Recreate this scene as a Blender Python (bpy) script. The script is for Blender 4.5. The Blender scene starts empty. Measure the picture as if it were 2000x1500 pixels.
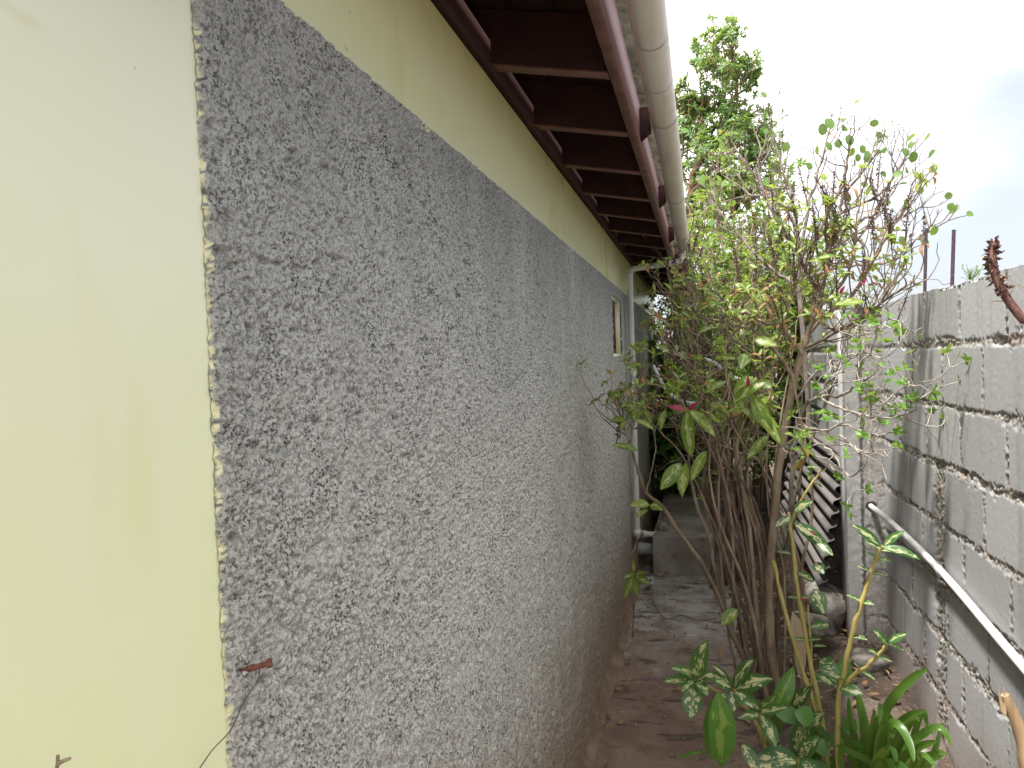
import bpy, math, random
import numpy as np
from mathutils import Vector, Matrix

# ------------------------------------------------------------------ camera, sky, sun
S = bpy.context.scene
COL = S.collection
rng = random.Random(7)
nrg = np.random.RandomState(11)

YAW, PIT, ROL, FPX, EYE = math.radians(14.735), math.radians(1.59), math.radians(-1.981), 1403.4, 1.55
_fw = Vector((-math.sin(YAW)*math.cos(PIT), math.cos(YAW)*math.cos(PIT), -math.sin(PIT)))
_r = _fw.cross(Vector((0, 0, 1))).normalized()
_u = _r.cross(_fw)
CR = math.cos(ROL)*_r + math.sin(ROL)*_u
CU = -math.sin(ROL)*_r + math.cos(ROL)*_u
cam = bpy.data.cameras.new("camera")
cam.sensor_width = 36.0
cam.lens = FPX/2000*36.0
cam.clip_start = 0.02
cam.clip_end = 500
co = bpy.data.objects.new("camera", cam)
COL.objects.link(co)
M4 = Matrix.Identity(4)
for i in range(3):
    M4[i][0], M4[i][1], M4[i][2] = CR[i], CU[i], -_fw[i]
M4[2][3] = EYE
co.matrix_world = M4
S.camera = co


def at(px, py, y):
    """world point that the photograph shows at pixel (px,py) when it stands y metres down the passage"""
    d = CR*((px-1000)/FPX) - CU*((py-750)/FPX) + _fw
    d = d*(y/d.y)
    return np.array((d.x, d.y, d.z+EYE))


SUN_DIR = Vector((-0.27, -0.30, 0.92)).normalized()       # towards the sun
S.view_settings.view_transform = 'Standard'
S.view_settings.look = 'None'
S.view_settings.gamma = 1
S.view_settings.exposure = 1.5
w = bpy.data.worlds.new("World")
S.world = w
w.use_nodes = True
nt = w.node_tree
bg = nt.nodes['Background']
sky = nt.nodes.new('ShaderNodeTexSky')
sky.sky_type = 'NISHITA'
sky.sun_disc = False
sky.sun_elevation = math.asin(SUN_DIR.z)
sky.sun_rotation = math.atan2(SUN_DIR.x, SUN_DIR.y)
sky.dust_density = 3.0
tc = nt.nodes.new('ShaderNodeTexCoord')
mp = nt.nodes.new('ShaderNodeMapping')
mp.inputs['Scale'].default_value = (1.0, 1.0, 2.6)
mp.inputs['Location'].default_value = (0.35, 0.2, 0.1)
no = nt.nodes.new('ShaderNodeTexNoise')
no.inputs['Scale'].default_value = 1.5
no.inputs['Detail'].default_value = 5
no.inputs['Roughness'].default_value = 0.55
rm = nt.nodes.new('ShaderNodeMapRange')
rm.interpolation_type = 'SMOOTHSTEP'
rm.inputs['From Min'].default_value = 0.02
rm.inputs['From Max'].default_value = 0.30
rm.inputs['To Min'].default_value = 0.06
rm.inputs['To Max'].default_value = 0.97
mx = nt.nodes.new('ShaderNodeMixRGB')
mx.inputs[2].default_value = (9.0, 8.8, 8.5, 1)           # thin white cloud over the blue
nt.links.new(tc.outputs['Generated'], mp.inputs[0])
nt.links.new(mp.outputs[0], no.inputs['Vector'])
sx = nt.nodes.new('ShaderNodeSeparateXYZ')
nt.links.new(tc.outputs['Generated'], sx.inputs[0])
def wmath(op, a, b):
    m_ = nt.nodes.new('ShaderNodeMath')
    m_.operation = op
    for i, v in enumerate((a, b)):
        if isinstance(v, bpy.types.NodeSocket): nt.links.new(v, m_.inputs[i])
        else: m_.inputs[i].default_value = v
    return m_.outputs[0]
thick = wmath('ADD', wmath('SUBTRACT', sx.outputs['Z'], wmath('MULTIPLY', sx.outputs['X'], 0.5)), wmath('MULTIPLY', wmath('SUBTRACT', no.outputs['Fac'], 0.5), 0.5))
nt.links.new(thick, rm.inputs['Value'])          # cloud bank thins out low on the right
nt.links.new(rm.outputs[0], mx.inputs[0])
hz_ = nt.nodes.new('ShaderNodeMixRGB')                       # milky air between the clouds
hz_.inputs[0].default_value = 0.65
hz_.inputs[2].default_value = (2.75, 2.85, 3.15, 1)
nt.links.new(sky.outputs[0], hz_.inputs[1])
nt.links.new(hz_.outputs[0], mx.inputs[1])
nt.links.new(mx.outputs[0], bg.inputs['Color'])
bg.inputs['Strength'].default_value = 0.1

sl = bpy.data.lights.new("sun", 'SUN')
sl.energy = 3.0
sl.angle = math.radians(5)
sl.color = (1.0, 0.95, 0.88)
so = bpy.data.objects.new("sun", sl)
COL.objects.link(so)
so.rotation_euler = (-SUN_DIR).to_track_quat('-Z', 'Y').to_euler()


# ------------------------------------------------------------------ scene helpers
def tag(o, label=None, cat=None, group=None, kind=None):
    if label: o['label'] = label
    if cat: o['category'] = cat
    if group: o['group'] = group
    if kind: o['kind'] = kind
    return o


def thing(name, label, cat, loc=(0, 0, 0), group=None):
    o = bpy.data.objects.new(name, None)
    o.empty_display_size = 0.1
    COL.objects.link(o)
    o.location = loc
    return tag(o, label, cat, group)


class MB:
    """collects quads / tris with uv and a per-vertex random value, links them as ONE mesh object"""
    def __init__(self):
        self.v, self.f, self.uv, self.rn, self.n = [], [], [], [], 0

    def add(self, verts, faces, uv=None, rn=0.5):
        verts = np.asarray(verts, float)
        faces = np.asarray(faces, int)
        if faces.shape[1] == 3:
            faces = np.concatenate([faces, -np.ones((len(faces), 1), int)-self.n], 1)
        self.v.append(verts)
        self.f.append(faces+self.n)
        self.uv.append(np.zeros((len(verts), 2)) if uv is None else np.asarray(uv, float))
        self.rn.append(np.full(len(verts), rn) if np.isscalar(rn) else np.asarray(rn, float))
        self.n += len(verts)

    def box(self, x0, x1, y0, y1, z0, z1, rn=0.5):
        v = [(x, y, z) for x in (x0, x1) for y in (y0, y1) for z in (z0, z1)]
        f = [(0, 1, 3, 2), (4, 6, 7, 5), (0, 4, 5, 1), (2, 3, 7, 6), (0, 2, 6, 4), (1, 5, 7, 3)]
        self.add(v, f, rn=rn)

    def prism(self, poly, a0, a1, axis, rn=0.5):
        """extrude a closed 2-D polygon along an axis (0=x,1=y,2=z); poly in the two other coordinates"""
        n = len(poly)
        def P(p, a):
            q = list(p)
            q.insert(axis, a)
            return q
        self.add([P(p, a0) for p in poly]+[P(p, a1) for p in poly],
                 [(i, (i+1) % n, (i+1) % n+n, i+n) for i in range(n)], rn=rn)
        for a in (a0, a1):
            c = np.mean(poly, 0)
            self.add([P(p, a) for p in poly]+[P(c, a)], [(i, (i+1) % n, n) for i in range(n)], rn=rn)

    def tube(self, pts, rad, sides=6, rn=0.5, cap=True):
        pts = np.asarray(pts, float)
        n = len(pts)
        rad = np.full(n, rad) if np.isscalar(rad) else np.asarray(rad, float)
        t = np.gradient(pts, axis=0)
        t /= np.linalg.norm(t, axis=1)[:, None]+1e-12
        a = np.array((0.3, 0.1, 1.0)) if abs(t[0][2]) < 0.9 else np.array((1.0, 0.2, 0))
        ring = np.linspace(0, 2*math.pi, sides, endpoint=False)
        vs, uv = [], []
        for i in range(n):
            a = a-t[i]*a.dot(t[i])
            a /= np.linalg.norm(a)+1e-12
            b = np.cross(t[i], a)
            vs.append(pts[i]+rad[i]*(np.cos(ring)[:, None]*a+np.sin(ring)[:, None]*b))
            uv += [(k/sides, i/n) for k in range(sides)]
        idx = np.arange(n*sides).reshape(n, sides)
        q = np.stack([idx[:-1], np.roll(idx, -1, 1)[:-1], np.roll(idx, -1, 1)[1:], idx[1:]], -1).reshape(-1, 4)
        vs = np.concatenate(vs)
        self.add(vs, q, uv, rn)
        if cap:
            for e, k in ((0, 0), (n-1, 1)):
                base = vs[e*sides:(e+1)*sides]
                self.add(np.vstack([base, pts[e]]), [(j, (j+1) % sides, sides) for j in range(sides)], rn=rn)

    def lathe(self, prof, sides, org, rn=0.5):
        prof = np.asarray(prof, float)
        n = len(prof)
        vs = []
        for r, z in prof:
            for k in range(sides):
                a = 2*math.pi*k/sides
                vs.append((org[0]+r*math.cos(a), org[1]+r*math.sin(a), org[2]+z))
        f = [(i*sides+k, i*sides+(k+1) % sides, (i+1)*sides+(k+1) % sides, (i+1)*sides+k) for i in range(n-1) for k in range(sides)]
        self.add(vs, f, rn=rn)

    def build(self, name, mat, parent=None, smooth=False, attrs=None):
        me = bpy.data.meshes.new(name)
        v = np.concatenate(self.v)
        f = np.concatenate(self.f)
        tri = f[:, 3] < 0
        cnt = np.where(tri, 3, 4)
        loops = f.ravel()
        loops = loops[loops >= 0]
        me.vertices.add(len(v))
        me.vertices.foreach_set('co', v.astype(np.float32).ravel())
        me.loops.add(len(loops))
        me.loops.foreach_set('vertex_index', loops.astype(np.int32))
        me.polygons.add(len(f))
        st = np.concatenate([[0], np.cumsum(cnt)[:-1]])
        me.polygons.foreach_set('loop_start', st.astype(np.int32))
        me.polygons.foreach_set('loop_total', cnt.astype(np.int32))
        if smooth:
            me.polygons.foreach_set('use_smooth', np.ones(len(f), bool))
        ul = me.uv_layers.new(name='UVMap')
        ul.data.foreach_set('uv', np.concatenate(self.uv)[loops].astype(np.float32).ravel())
        at_ = me.attributes.new('rnd', 'FLOAT', 'POINT')
        at_.data.foreach_set('value', np.concatenate(self.rn).astype(np.float32))
        for k, a in (attrs or {}).items():
            x = me.attributes.new(k, 'FLOAT', 'POINT')
            x.data.foreach_set('value', np.asarray(a, np.float32))
        me.update(calc_edges=True)
        me.validate()
        if mat: me.materials.append(mat)
        o = bpy.data.objects.new(name, me)
        COL.objects.link(o)
        if parent:
            o.parent = parent
            o.matrix_parent_inverse = Matrix.Translation(-Vector(parent.location)) if parent.parent is None else Matrix.Identity(4)
        return o


def catmull(pts, n=6):
    p = np.asarray(pts, float)
    if len(p) < 3:
        return np.array([p[0]+(p[-1]-p[0])*t for t in np.linspace(0, 1, n+1)])
    p = np.vstack([2*p[0]-p[1], p, 2*p[-1]-p[-2]])
    out = []
    for i in range(1, len(p)-2):
        for t in np.linspace(0, 1, n, endpoint=False):
            a, b, c, d = p[i-1], p[i], p[i+1], p[i+2]
            out.append(.5*((2*b)+(c-a)*t+(2*a-5*b+4*c-d)*t*t+(3*b-a-3*c+d)*t**3))
    out.append(p[-2])
    return np.array(out)


def unit(v):
    v = np.asarray(v, float)
    return v/(np.linalg.norm(v)+1e-12)


def rvec(s=1.0):
    return np.array([rng.gauss(0, s), rng.gauss(0, s), rng.gauss(0, s)])


def lattice(seed, n=64):
    return np.random.RandomState(seed).rand(n, n)


def vnoise(a, b, s, seed):
    """smooth value noise of two coordinate arrays, feature size s"""
    T = lattice(seed)
    x, y = a/s, b/s
    i, j = np.floor(x).astype(int), np.floor(y).astype(int)
    u, v = x-i, y-j
    u, v = u*u*(3-2*u), v*v*(3-2*v)
    g = lambda p, q: T[p % 64, q % 64]
    return (g(i, j)*(1-u)+g(i+1, j)*u)*(1-v)+(g(i, j+1)*(1-u)+g(i+1, j+1)*u)*v


def fbm(a, b, s, seed, oct=4):
    o, amp, tot = 0, 1, 0
    for k in range(oct):
        o = o+amp*vnoise(a, b, s, seed+k)
        tot += amp
        amp *= .5
        s *= .5
    return o/tot


def worley(a, b, s, seed):
    """distance to the nearest jittered point and that point's own random value"""
    R = np.random.RandomState(seed)
    J1, J2, J3, J4 = R.rand(256, 256), R.rand(256, 256), R.rand(256, 256), R.rand(256, 256)
    x, y = a/s, b/s
    i, j = np.floor(x).astype(int), np.floor(y).astype(int)
    best = np.full(x.shape, 9.0)
    val = np.zeros(x.shape)
    size = np.zeros(x.shape)
    for di in (-1, 0, 1):
        for dj in (-1, 0, 1):
            p, q = (i+di) % 256, (j+dj) % 256
            d = np.hypot(i+di+J1[p, q]-x, j+dj+J2[p, q]-y)
            m = d < best
            best = np.where(m, d, best)
            val = np.where(m, J3[p, q], val)
            size = np.where(m, J4[p, q], size)
    return best, val, size


# ------------------------------------------------------------------ materials
class NT:
    def __init__(self, name):
        self.m = bpy.data.materials.new(name)
        self.m.use_nodes = True
        self.t = self.m.node_tree
        self.b = self.t.nodes['Principled BSDF']
        self.out = self.t.nodes['Material Output']

    def n(self, kind, ins=None, **props):
        nd = self.t.nodes.new('ShaderNode'+kind)
        for k, v in props.items(): setattr(nd, k, v)
        for k, v in (ins or {}).items():
            if isinstance(v, bpy.types.NodeSocket): self.t.links.new(v, nd.inputs[k])
            else: nd.inputs[k].default_value = v
        return nd

    def link(self, a, b): self.t.links.new(a, b)
    def attr(self, name): return self.n('Attribute', attribute_name=name).outputs['Fac']
    def obj(self): return self.n('TexCoord').outputs['Object']

    def noise(self, scale, vec=None, stretch=None, detail=4, rough=.55):
        v = vec or self.obj()
        if stretch: v = self.n('Mapping', {'Vector': v, 'Scale': stretch}).outputs[0]
        return self.n('TexNoise', {'Vector': v, 'Scale': scale, 'Detail': detail, 'Roughness': rough}).outputs['Fac']

    def rng(self, v, a, b, c=0., d=1., smooth=True):
        return self.n('MapRange', {'Value': v, 'From Min': a, 'From Max': b, 'To Min': c, 'To Max': d},
                      interpolation_type='SMOOTHSTEP' if smooth else 'LINEAR').outputs[0]

    def math(self, op, a, b=0.): return self.n('Math', {0: a, 1: b}, operation=op).outputs[0]

    def mix(self, f, a, b, mode='MIX'):
        c = lambda x: x if isinstance(x, bpy.types.NodeSocket) else (*x, 1) if len(x) == 3 else x
        return self.n('MixRGB', {0: f, 1: c(a), 2: c(b)}, blend_type=mode).outputs[0]

    def set(self, col=None, rough=None, spec=None, bump=None, bd=.002, bs=.6):
        I = self.b.inputs
        def put(k, v):
            if isinstance(v, bpy.types.NodeSocket): self.link(v, I[k])
            elif v is not None: I[k].default_value = (*v, 1) if isinstance(v, tuple) and len(v) == 3 else v
        put('Base Color', col)
        put('Roughness', rough)
        put('Specular IOR Level', spec)
        if bump is not None:
            self.link(self.n('Bump', {'Height': bump, 'Distance': bd, 'Strength': bs}).outputs[0], I['Normal'])
        return self.m


def m_roughcast():
    k = NT('roughcast render')
    r, paint = k.attr('rnd'), k.attr('paint')
    geo = k.obj()
    z = k.n('SeparateXYZ', {0: geo}).outputs['Z']
    big = k.noise(1.3, stretch=(1, 1, .6))
    c = k.mix(k.rng(big, .35, .65), (.47, .47, .435), (.565, .56, .525))
    c = k.mix(k.rng(r, .0, .5, .65, 0), c, (.17, .165, .155))
    c = k.mix(k.rng(r, .9, 1, 0, .5), c, (.66, .65, .64))
    clus = k.rng(k.noise(22, detail=4), .35, .68, .3, 1)
    c = k.mix(k.math('MULTIPLY', k.rng(k.noise(210, detail=2, rough=.6), .54, .58), clus), c, (.056, .057, .054))
    c = k.mix(k.math('MULTIPLY', k.rng(k.noise(300, detail=2), .50, .64), .55), c, (.13, .125, .12))
    c = k.mix(k.math('MULTIPLY', k.rng(k.noise(48), .66, .74), .3), c, (.27, .18, .145))
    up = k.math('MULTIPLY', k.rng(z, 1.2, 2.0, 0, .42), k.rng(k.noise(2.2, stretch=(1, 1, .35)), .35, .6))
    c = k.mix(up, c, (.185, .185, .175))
    dirt = k.math('ADD', z, k.math('MULTIPLY', k.noise(5), -.55))
    c = k.mix(k.rng(dirt, .55, -.15, 0, .85), c, (.25, .185, .135))
    c = k.mix(paint, c, (.80, .78, .50))
    return k.set(c, .8, .35, k.noise(330, detail=3), .0025, .9)


def m_paint():
    k = NT('cream house paint')
    a = k.noise(1.6, stretch=(1, 1, .5))
    z = k.n('SeparateXYZ', {0: k.obj()}).outputs['Z']
    c = k.mix(k.rng(a, .35, .7), (.85, .855, .61), (.86, .86, .68))
    c = k.mix(k.rng(z, 1.96, 2.04, 0, .6), c, (.90, .885, .45))
    st = k.rng(k.noise(4.5, stretch=(1, 1.2, .35), detail=3), .56, .74, 0, .55)
    c = k.mix(st, c, (.72, .68, .25))
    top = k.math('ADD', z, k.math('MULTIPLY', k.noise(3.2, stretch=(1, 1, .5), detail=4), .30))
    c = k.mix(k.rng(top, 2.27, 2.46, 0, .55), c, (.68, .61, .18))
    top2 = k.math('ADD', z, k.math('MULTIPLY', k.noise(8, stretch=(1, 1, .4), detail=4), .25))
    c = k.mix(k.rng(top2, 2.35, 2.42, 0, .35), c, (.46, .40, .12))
    low = k.math('MULTIPLY', k.rng(z, 1.75, 1.15, 0, .8), k.rng(k.noise(3, stretch=(1, 1, .4)), .3, .7, .3, 1))
    c = k.mix(low, c, (.80, .88, .42))
    sc = k.rng(k.noise(9, stretch=(1, .5, 1.6), detail=2), .70, .76, 0, .35)
    c = k.mix(sc, c, (.70, .60, .22))
    c = k.mix(k.rng(k.noise(46, detail=1), .80, .83, 0, .6), c, (.42, .30, .16))
    return k.set(c, .26, .75, k.noise(38, detail=5), .0014, .2)


def m_simple(name, a, b, scale=8., rough=.7, spec=.3, stretch=None, bscale=None, bd=.002, bs=.5, c2=None, lo=.35, hi=.65, vary=None):
    k = NT(name)
    c = k.mix(k.rng(k.noise(scale, stretch=stretch), lo, hi), a, b)
    if vary: c = k.mix(k.rng(k.attr('rnd'), .45, 1, 0, .85), c, vary)
    if c2: c = k.mix(k.rng(k.noise(scale*3.3, stretch=stretch), .55, .75, 0, .7), c, c2)
    return k.set(c, rough, spec, k.noise(bscale or scale*6, stretch=stretch, detail=5), bd, bs)


def m_block():
    k = NT('concrete block')
    j, r = k.attr('joint'), k.attr('rnd')
    c = k.mix(r, (.325, .33, .335), (.39, .395, .405))
    streak = k.rng(k.noise(9, stretch=(1, 1.6, .10), detail=5), .54, .74, 0, .42)
    c = k.mix(streak, c, (.20, .185, .175))
    c = k.mix(k.rng(k.noise(150, detail=3), .52, .7, 0, .35), c, (.22, .215, .21))
    c = k.mix(k.rng(k.noise(210, detail=2), .62, .70, 0, .5), c, (.52, .51, .50))
    m = k.mix(k.rng(k.noise(70, detail=4), .38, .62), (.17, .155, .14), (.38, .365, .34))
    m = k.mix(k.rng(k.noise(6), .55, .7, 0, .5), m, (.25, .165, .125))
    c = k.mix(j, c, m)
    z = k.n('SeparateXYZ', {0: k.obj()}).outputs['Z']
    c = k.mix(k.rng(k.math('ADD', z, k.math('MULTIPLY', k.noise(4), -.5)), .25, -.25, 0, .7), c, (.25, .18, .14))
    return k.set(c, .95, .2, k.noise(300, detail=3), .0011, .55)


def m_leaf(name, dark, light, rough=.42, trans=.35, vein=None, variegated=None, dead=None, amount=0.0, tcol=None):
    k = NT(name)
    r = k.attr('rnd')
    uv = k.n('TexCoord').outputs['UV']
    sx = k.n('SeparateXYZ', {0: uv})
    u = k.math('ABSOLUTE', k.math('SUBTRACT', sx.outputs['X'], .5))
    c = k.mix(r, dark, light)
    c = k.mix(k.rng(k.noise(60, detail=2), .4, .7, 0, .35), c, light)
    if variegated:
        cv = k.n('CombineXYZ', {0: sx.outputs['X'], 1: sx.outputs['Y'], 2: k.math('MULTIPLY', r, 37.)}).outputs[0]
        n1 = k.n('TexNoise', {'Vector': cv, 'Scale': 4.2, 'Detail': 3.5, 'Roughness': .65, 'Distortion': .8}).outputs['Fac']
        msk = k.math('SUBTRACT', k.math('MULTIPLY', n1, 1.15), k.math('ADD', k.math('MULTIPLY', u, .62), .27))
        end = k.math('MULTIPLY', k.rng(sx.outputs['Y'], .04, .12), k.rng(sx.outputs['Y'], .97, .9))
        c = k.mix(k.math('MULTIPLY', k.rng(msk, amount-.02, amount+.02), end), c, variegated)
    if vein:
        c = k.mix(k.rng(u, .035, .012), c, vein)
        lat = k.math('FRACT', k.math('ADD', k.math('MULTIPLY', sx.outputs['Y'], 9.), k.math('MULTIPLY', u, -5.)))
        c = k.mix(k.rng(k.math('ABSOLUTE', k.math('SUBTRACT', lat, .5)), .09, .03, 0, .3), c, vein)
    if dead:
        c = k.mix(k.rng(r, .90, .93), c, dead)
    k.set(c, rough, .5, k.noise(120, detail=2), .0006, .35)
    tr = k.n('BsdfTranslucent', {'Color': k.mix(.55, c, tcol or (.45, .60, .08), 'MIX')})
    ms = k.n('MixShader', {0: trans, 1: k.b.outputs[0], 2: tr.outputs[0]})
    k.link(ms.outputs[0], k.out.inputs['Surface'])
    return k.m


M = {}
M['roughcast'] = m_roughcast()
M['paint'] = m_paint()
M['block'] = m_block()
M['maroon'] = m_simple('maroon painted wood', (.034, .013, .012), (.052, .020, .018), 14, .75, .25, (1, .25, 1), 90, .001)
M['underside'] = m_simple('underlit maroon', (.10, .045, .036), (.16, .075, .06), 20, .6, .3, (.3, 1, 1), 90, .001)  # light from below put into the colour, for the rafter bottoms
M['fascia'] = m_simple('weathered maroon fascia', (.14, .064, .064), (.225, .115, .12), 9, .6, .3, (1, .12, 1), 60, .001)
M['shutter'] = m_simple('maroon window paint', (.13, .028, .028), (.17, .04, .036), 14, .45, .4)
M['board'] = m_simple('dark roof boards', (.026, .013, .011), (.045, .021, .016), 10, .65, .3, (1, .1, 1), 70, .001)
M['fibre'] = m_simple('grey fibre cement', (.16, .155, .14), (.38, .37, .33), 16, .9, .2, None, 120, .002, .6, (.09, .085, .08))
M['pvc'] = m_simple('white pvc', (.62, .62, .60), (.72, .72, .71), 7, .42, .45, (1, 1, .4), 60, .0005, .3)
M['gutter'] = m_simple('aged cream pvc', (.66, .62, .53), (.76, .73, .66), 6, .48, .4, (1, .25, 1), 60, .0006, .4, (.52, .47, .40))
M['greypvc'] = m_simple('grey pvc', (.30, .32, .34), (.37, .39, .41), 9, .5, .4)
M['seam'] = m_simple('dark gutter seam', (.16, .14, .12), (.26, .23, .2), 60, .8, .2)
M['box'] = m_simple('trowelled concrete', (.23, .20, .175), (.34, .31, .28), 5, .85, .25, None, 90, .002, .5, (.125, .105, .09))
M['rebar'] = m_simple('rusty steel', (.045, .032, .045), (.085, .06, .07), 90, .65, .35, None, 300, .001)
M['wire'] = m_simple('dark wire', (.06, .045, .04), (.11, .085, .07), 60, .6, .4)
M['rust'] = m_simple('rusted nail', (.14, .05, .035), (.20, .085, .06), 160, .75, .3, None, 400, .001)
M['stone'] = m_simple('field stone', (.15, .135, .12), (.32, .30, .27), 22, .95, .2, None, 130, .004, .7)
M['bark'] = m_simple('grey brown bark', (.20, .145, .105), (.37, .29, .22), 26, .9, .2, (1, 1, .3), 160, .002, .6, (.36, .31, .26), vary=(.085, .066, .055))
M['twig'] = m_simple('pale grey bark', (.27, .235, .205), (.46, .42, .385), 30, .85, .2, (1, 1, .4), 150, .0015)
M['darktwig'] = m_simple('brown grey twig bark', (.15, .12, .105), (.25, .21, .185), 30, .85, .2, (1, 1, .4), 150, .0015)
M['treebark'] = m_simple('reddish bark', (.17, .10, .07), (.30, .20, .15), 16, .9, .2, (1, 1, .3), 110, .003)
M['cane'] = m_simple('yellow green stem', (.36, .31, .085), (.48, .40, .16), 16, .5, .4, (1, 1, .3), 90, .0008, .4, (.33, .21, .09))
M['spike'] = m_simple('dried flower spike', (.075, .048, .045), (.17, .11, .09), 70, .9, .15, None, 300, .001)
M['stick'] = m_simple('broken wood', (.22, .145, .085), (.42, .30, .18), 30, .85, .2, (1, 1, .15), 160, .002, .6)
M['variegated'] = m_leaf('variegated leaf', (.022, .085, .028), (.05, .15, .04), .36, .28, (.12, .22, .07), (.62, .60, .34), None, .235)
M['variegated_lime'] = m_leaf('lime variegated leaf', (.085, .18, .022), (.23, .33, .05), .38, .42, (.26, .34, .10), (.56, .58, .28), (.34, .17, .06), .24)
M['magenta'] = m_leaf('magenta young leaf', (.26, .012, .05), (.36, .03, .09), .4, .35, tcol=(.5, .02, .1))
M['brownleaf'] = m_leaf('withered leaf', (.24, .13, .06), (.40, .25, .13), .75, .2, tcol=(.5, .32, .15))
M['tufts'] = m_leaf('bright green leaf', (.07, .19, .02), (.15, .30, .045), .4, .45)
M['round'] = m_leaf('round green leaf', (.055, .14, .035), (.12, .23, .06), .4, .4)
M['tree'] = m_leaf('glossy tree leaf', (.065, .15, .055), (.18, .30, .11), .33, .38)
M['hedge'] = m_leaf('hedge leaf', (.055, .15, .022), (.19, .31, .06), .4, .42, dead=(.30, .17, .07))
M['hedge_dark'] = m_leaf('deep green leaf', (.03, .115, .022), (.085, .22, .045), .34, .36)
M['strap'] = m_leaf('strap leaf', (.030, .095, .016), (.085, .185, .030), .33, .33)


def m_ground():
    k = NT('earth')
    c = k.mix(k.rng(k.noise(2.2), .35, .65), (.085, .062, .05), (.15, .12, .10))
    c = k.mix(k.rng(k.noise(60, detail=4), .5, .7, 0, .6), c, (.26, .215, .18))
    return k.set(c, .97, .15, k.noise(60, detail=6), .012, .6)


def m_path():
    k = NT('soil stained concrete')
    y = k.n('SeparateXYZ', {0: k.obj()}).outputs['Y']
    red = k.mix(k.rng(k.noise(5), .35, .65), (.165, .112, .088), (.235, .17, .138))
    grey = k.mix(k.rng(k.noise(7), .35, .65), (.23, .205, .185), (.38, .36, .34))
    c = k.mix(k.rng(k.math('ADD', y, k.math('MULTIPLY', k.noise(2.6), 2.2)), 4.5, 5.5), red, grey)
    c = k.mix(k.rng(k.noise(5.5, stretch=(.8, 2.6, 1)), .56, .66, 0, .75), c, (.065, .052, .045))
    c = k.mix(k.rng(k.noise(90, detail=3), .64, .72, 0, .5), c, (.33, .27, .225))
    c = k.mix(k.rng(k.noise(34, detail=3), .63, .72, 0, .6), c, (.06, .042, .034))
    return k.set(c, .92, .2, k.noise(45, detail=6), .006, .55)


M['ground'] = m_ground()
M['path'] = m_path()
M['fillet'] = m_simple('stained mortar fillet', (.18, .125, .095), (.26, .19, .145), 9, .95, .15, None, 70, .006, .6, (.13, .085, .06))

# ------------------------------------------------------------------ ground
WX = -0.48                                                   # face of the house wall
BX = 0.81                                                    # face of the block wall


def grid(us, vs, fn, rnd=None):
    """heightfield mesh data: fn(U,V)->(x,y,z) arrays"""
    U, V = np.meshgrid(us, vs, indexing='ij')
    P = np.stack(fn(U, V), -1).reshape(-1, 3)
    idx = np.arange(U.size).reshape(U.shape)
    q = np.stack([idx[:-1, :-1], idx[1:, :-1], idx[1:, 1:], idx[:-1, 1:]], -1)
    return P, q, U, V


def bed_z(x, y):
    t = np.clip((np.asarray(x, float)-.12)/.55, 0, 1)
    t = t*t*(3-2*t)
    return .015+t*(.07+.10*np.clip((np.asarray(y, float)-3.0)/.7, 0, 1))


g = MB()
P, q, U, V = grid(np.concatenate([np.linspace(-70, -6, 9), np.linspace(-5, 5, 21), np.linspace(6, 70, 9)]),
                  np.concatenate([np.linspace(-40, -6, 6), np.linspace(-5, 12, 30), np.linspace(14, 160, 14)]),
                  lambda a, b: (a, b, -.02+.012*(vnoise(a, b, 3.1, 3)-.5)))
g.add(P, q.reshape(-1, 4))
tag(g.build('ground', M['ground'], smooth=True), kind='structure')

g = MB()
P, q, U, V = grid(np.arange(-.47, .36, .012), np.arange(-1.5, 7.2, .014),
                  lambda a, b: (a+.02*(vnoise(b, b, .17, 9)-.5)*(a > .3), b, .006+.016*fbm(a, b, .35, 21)+.010*(fbm(a, b, .09, 31)-.5)
                                - .012*np.clip((np.abs(fbm(a, b*1.8, .5, 44)-.5) < .018), 0, 1)*(b > 3.3)-.03*np.clip((a-.28)/.08, 0, 1)))
g.add(P, q.reshape(-1, 4))
tag(g.build('path', M['path'], smooth=True), kind='structure')

g = MB()
P, q, U, V = grid(np.arange(.14, .83, .013), np.arange(1.2, 9.0, .018),
                  lambda a, b: (a+.05*(vnoise(b, b, .23, 5)-.5)*(a < .2), b, bed_z(a, b)+.05*(fbm(a, b, .22, 61)-.5)+.03*(fbm(a, b, .05, 71)-.5)-.04*(a < .15)))
g.add(P, q.reshape(-1, 4))
tag(g.build('planting_bed', M['ground'], smooth=True), kind='structure')

# ------------------------------------------------------------------ the house
HY0, HY1 = 0.16, 8.25                                        # length of the house wall
EY = .633                                                    # near edge of the roughcast panel
BZ, TZ = 2.0, 2.258                                          # band bottom / wall top
WY0, WY1, WZ0, WZ1 = 4.12, 4.57, 1.59, 1.925                 # the little window
house = thing('house', 'cream painted house with grey roughcast side wall and maroon eaves', 'house', (-2.6, 4.2, 0))

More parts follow.
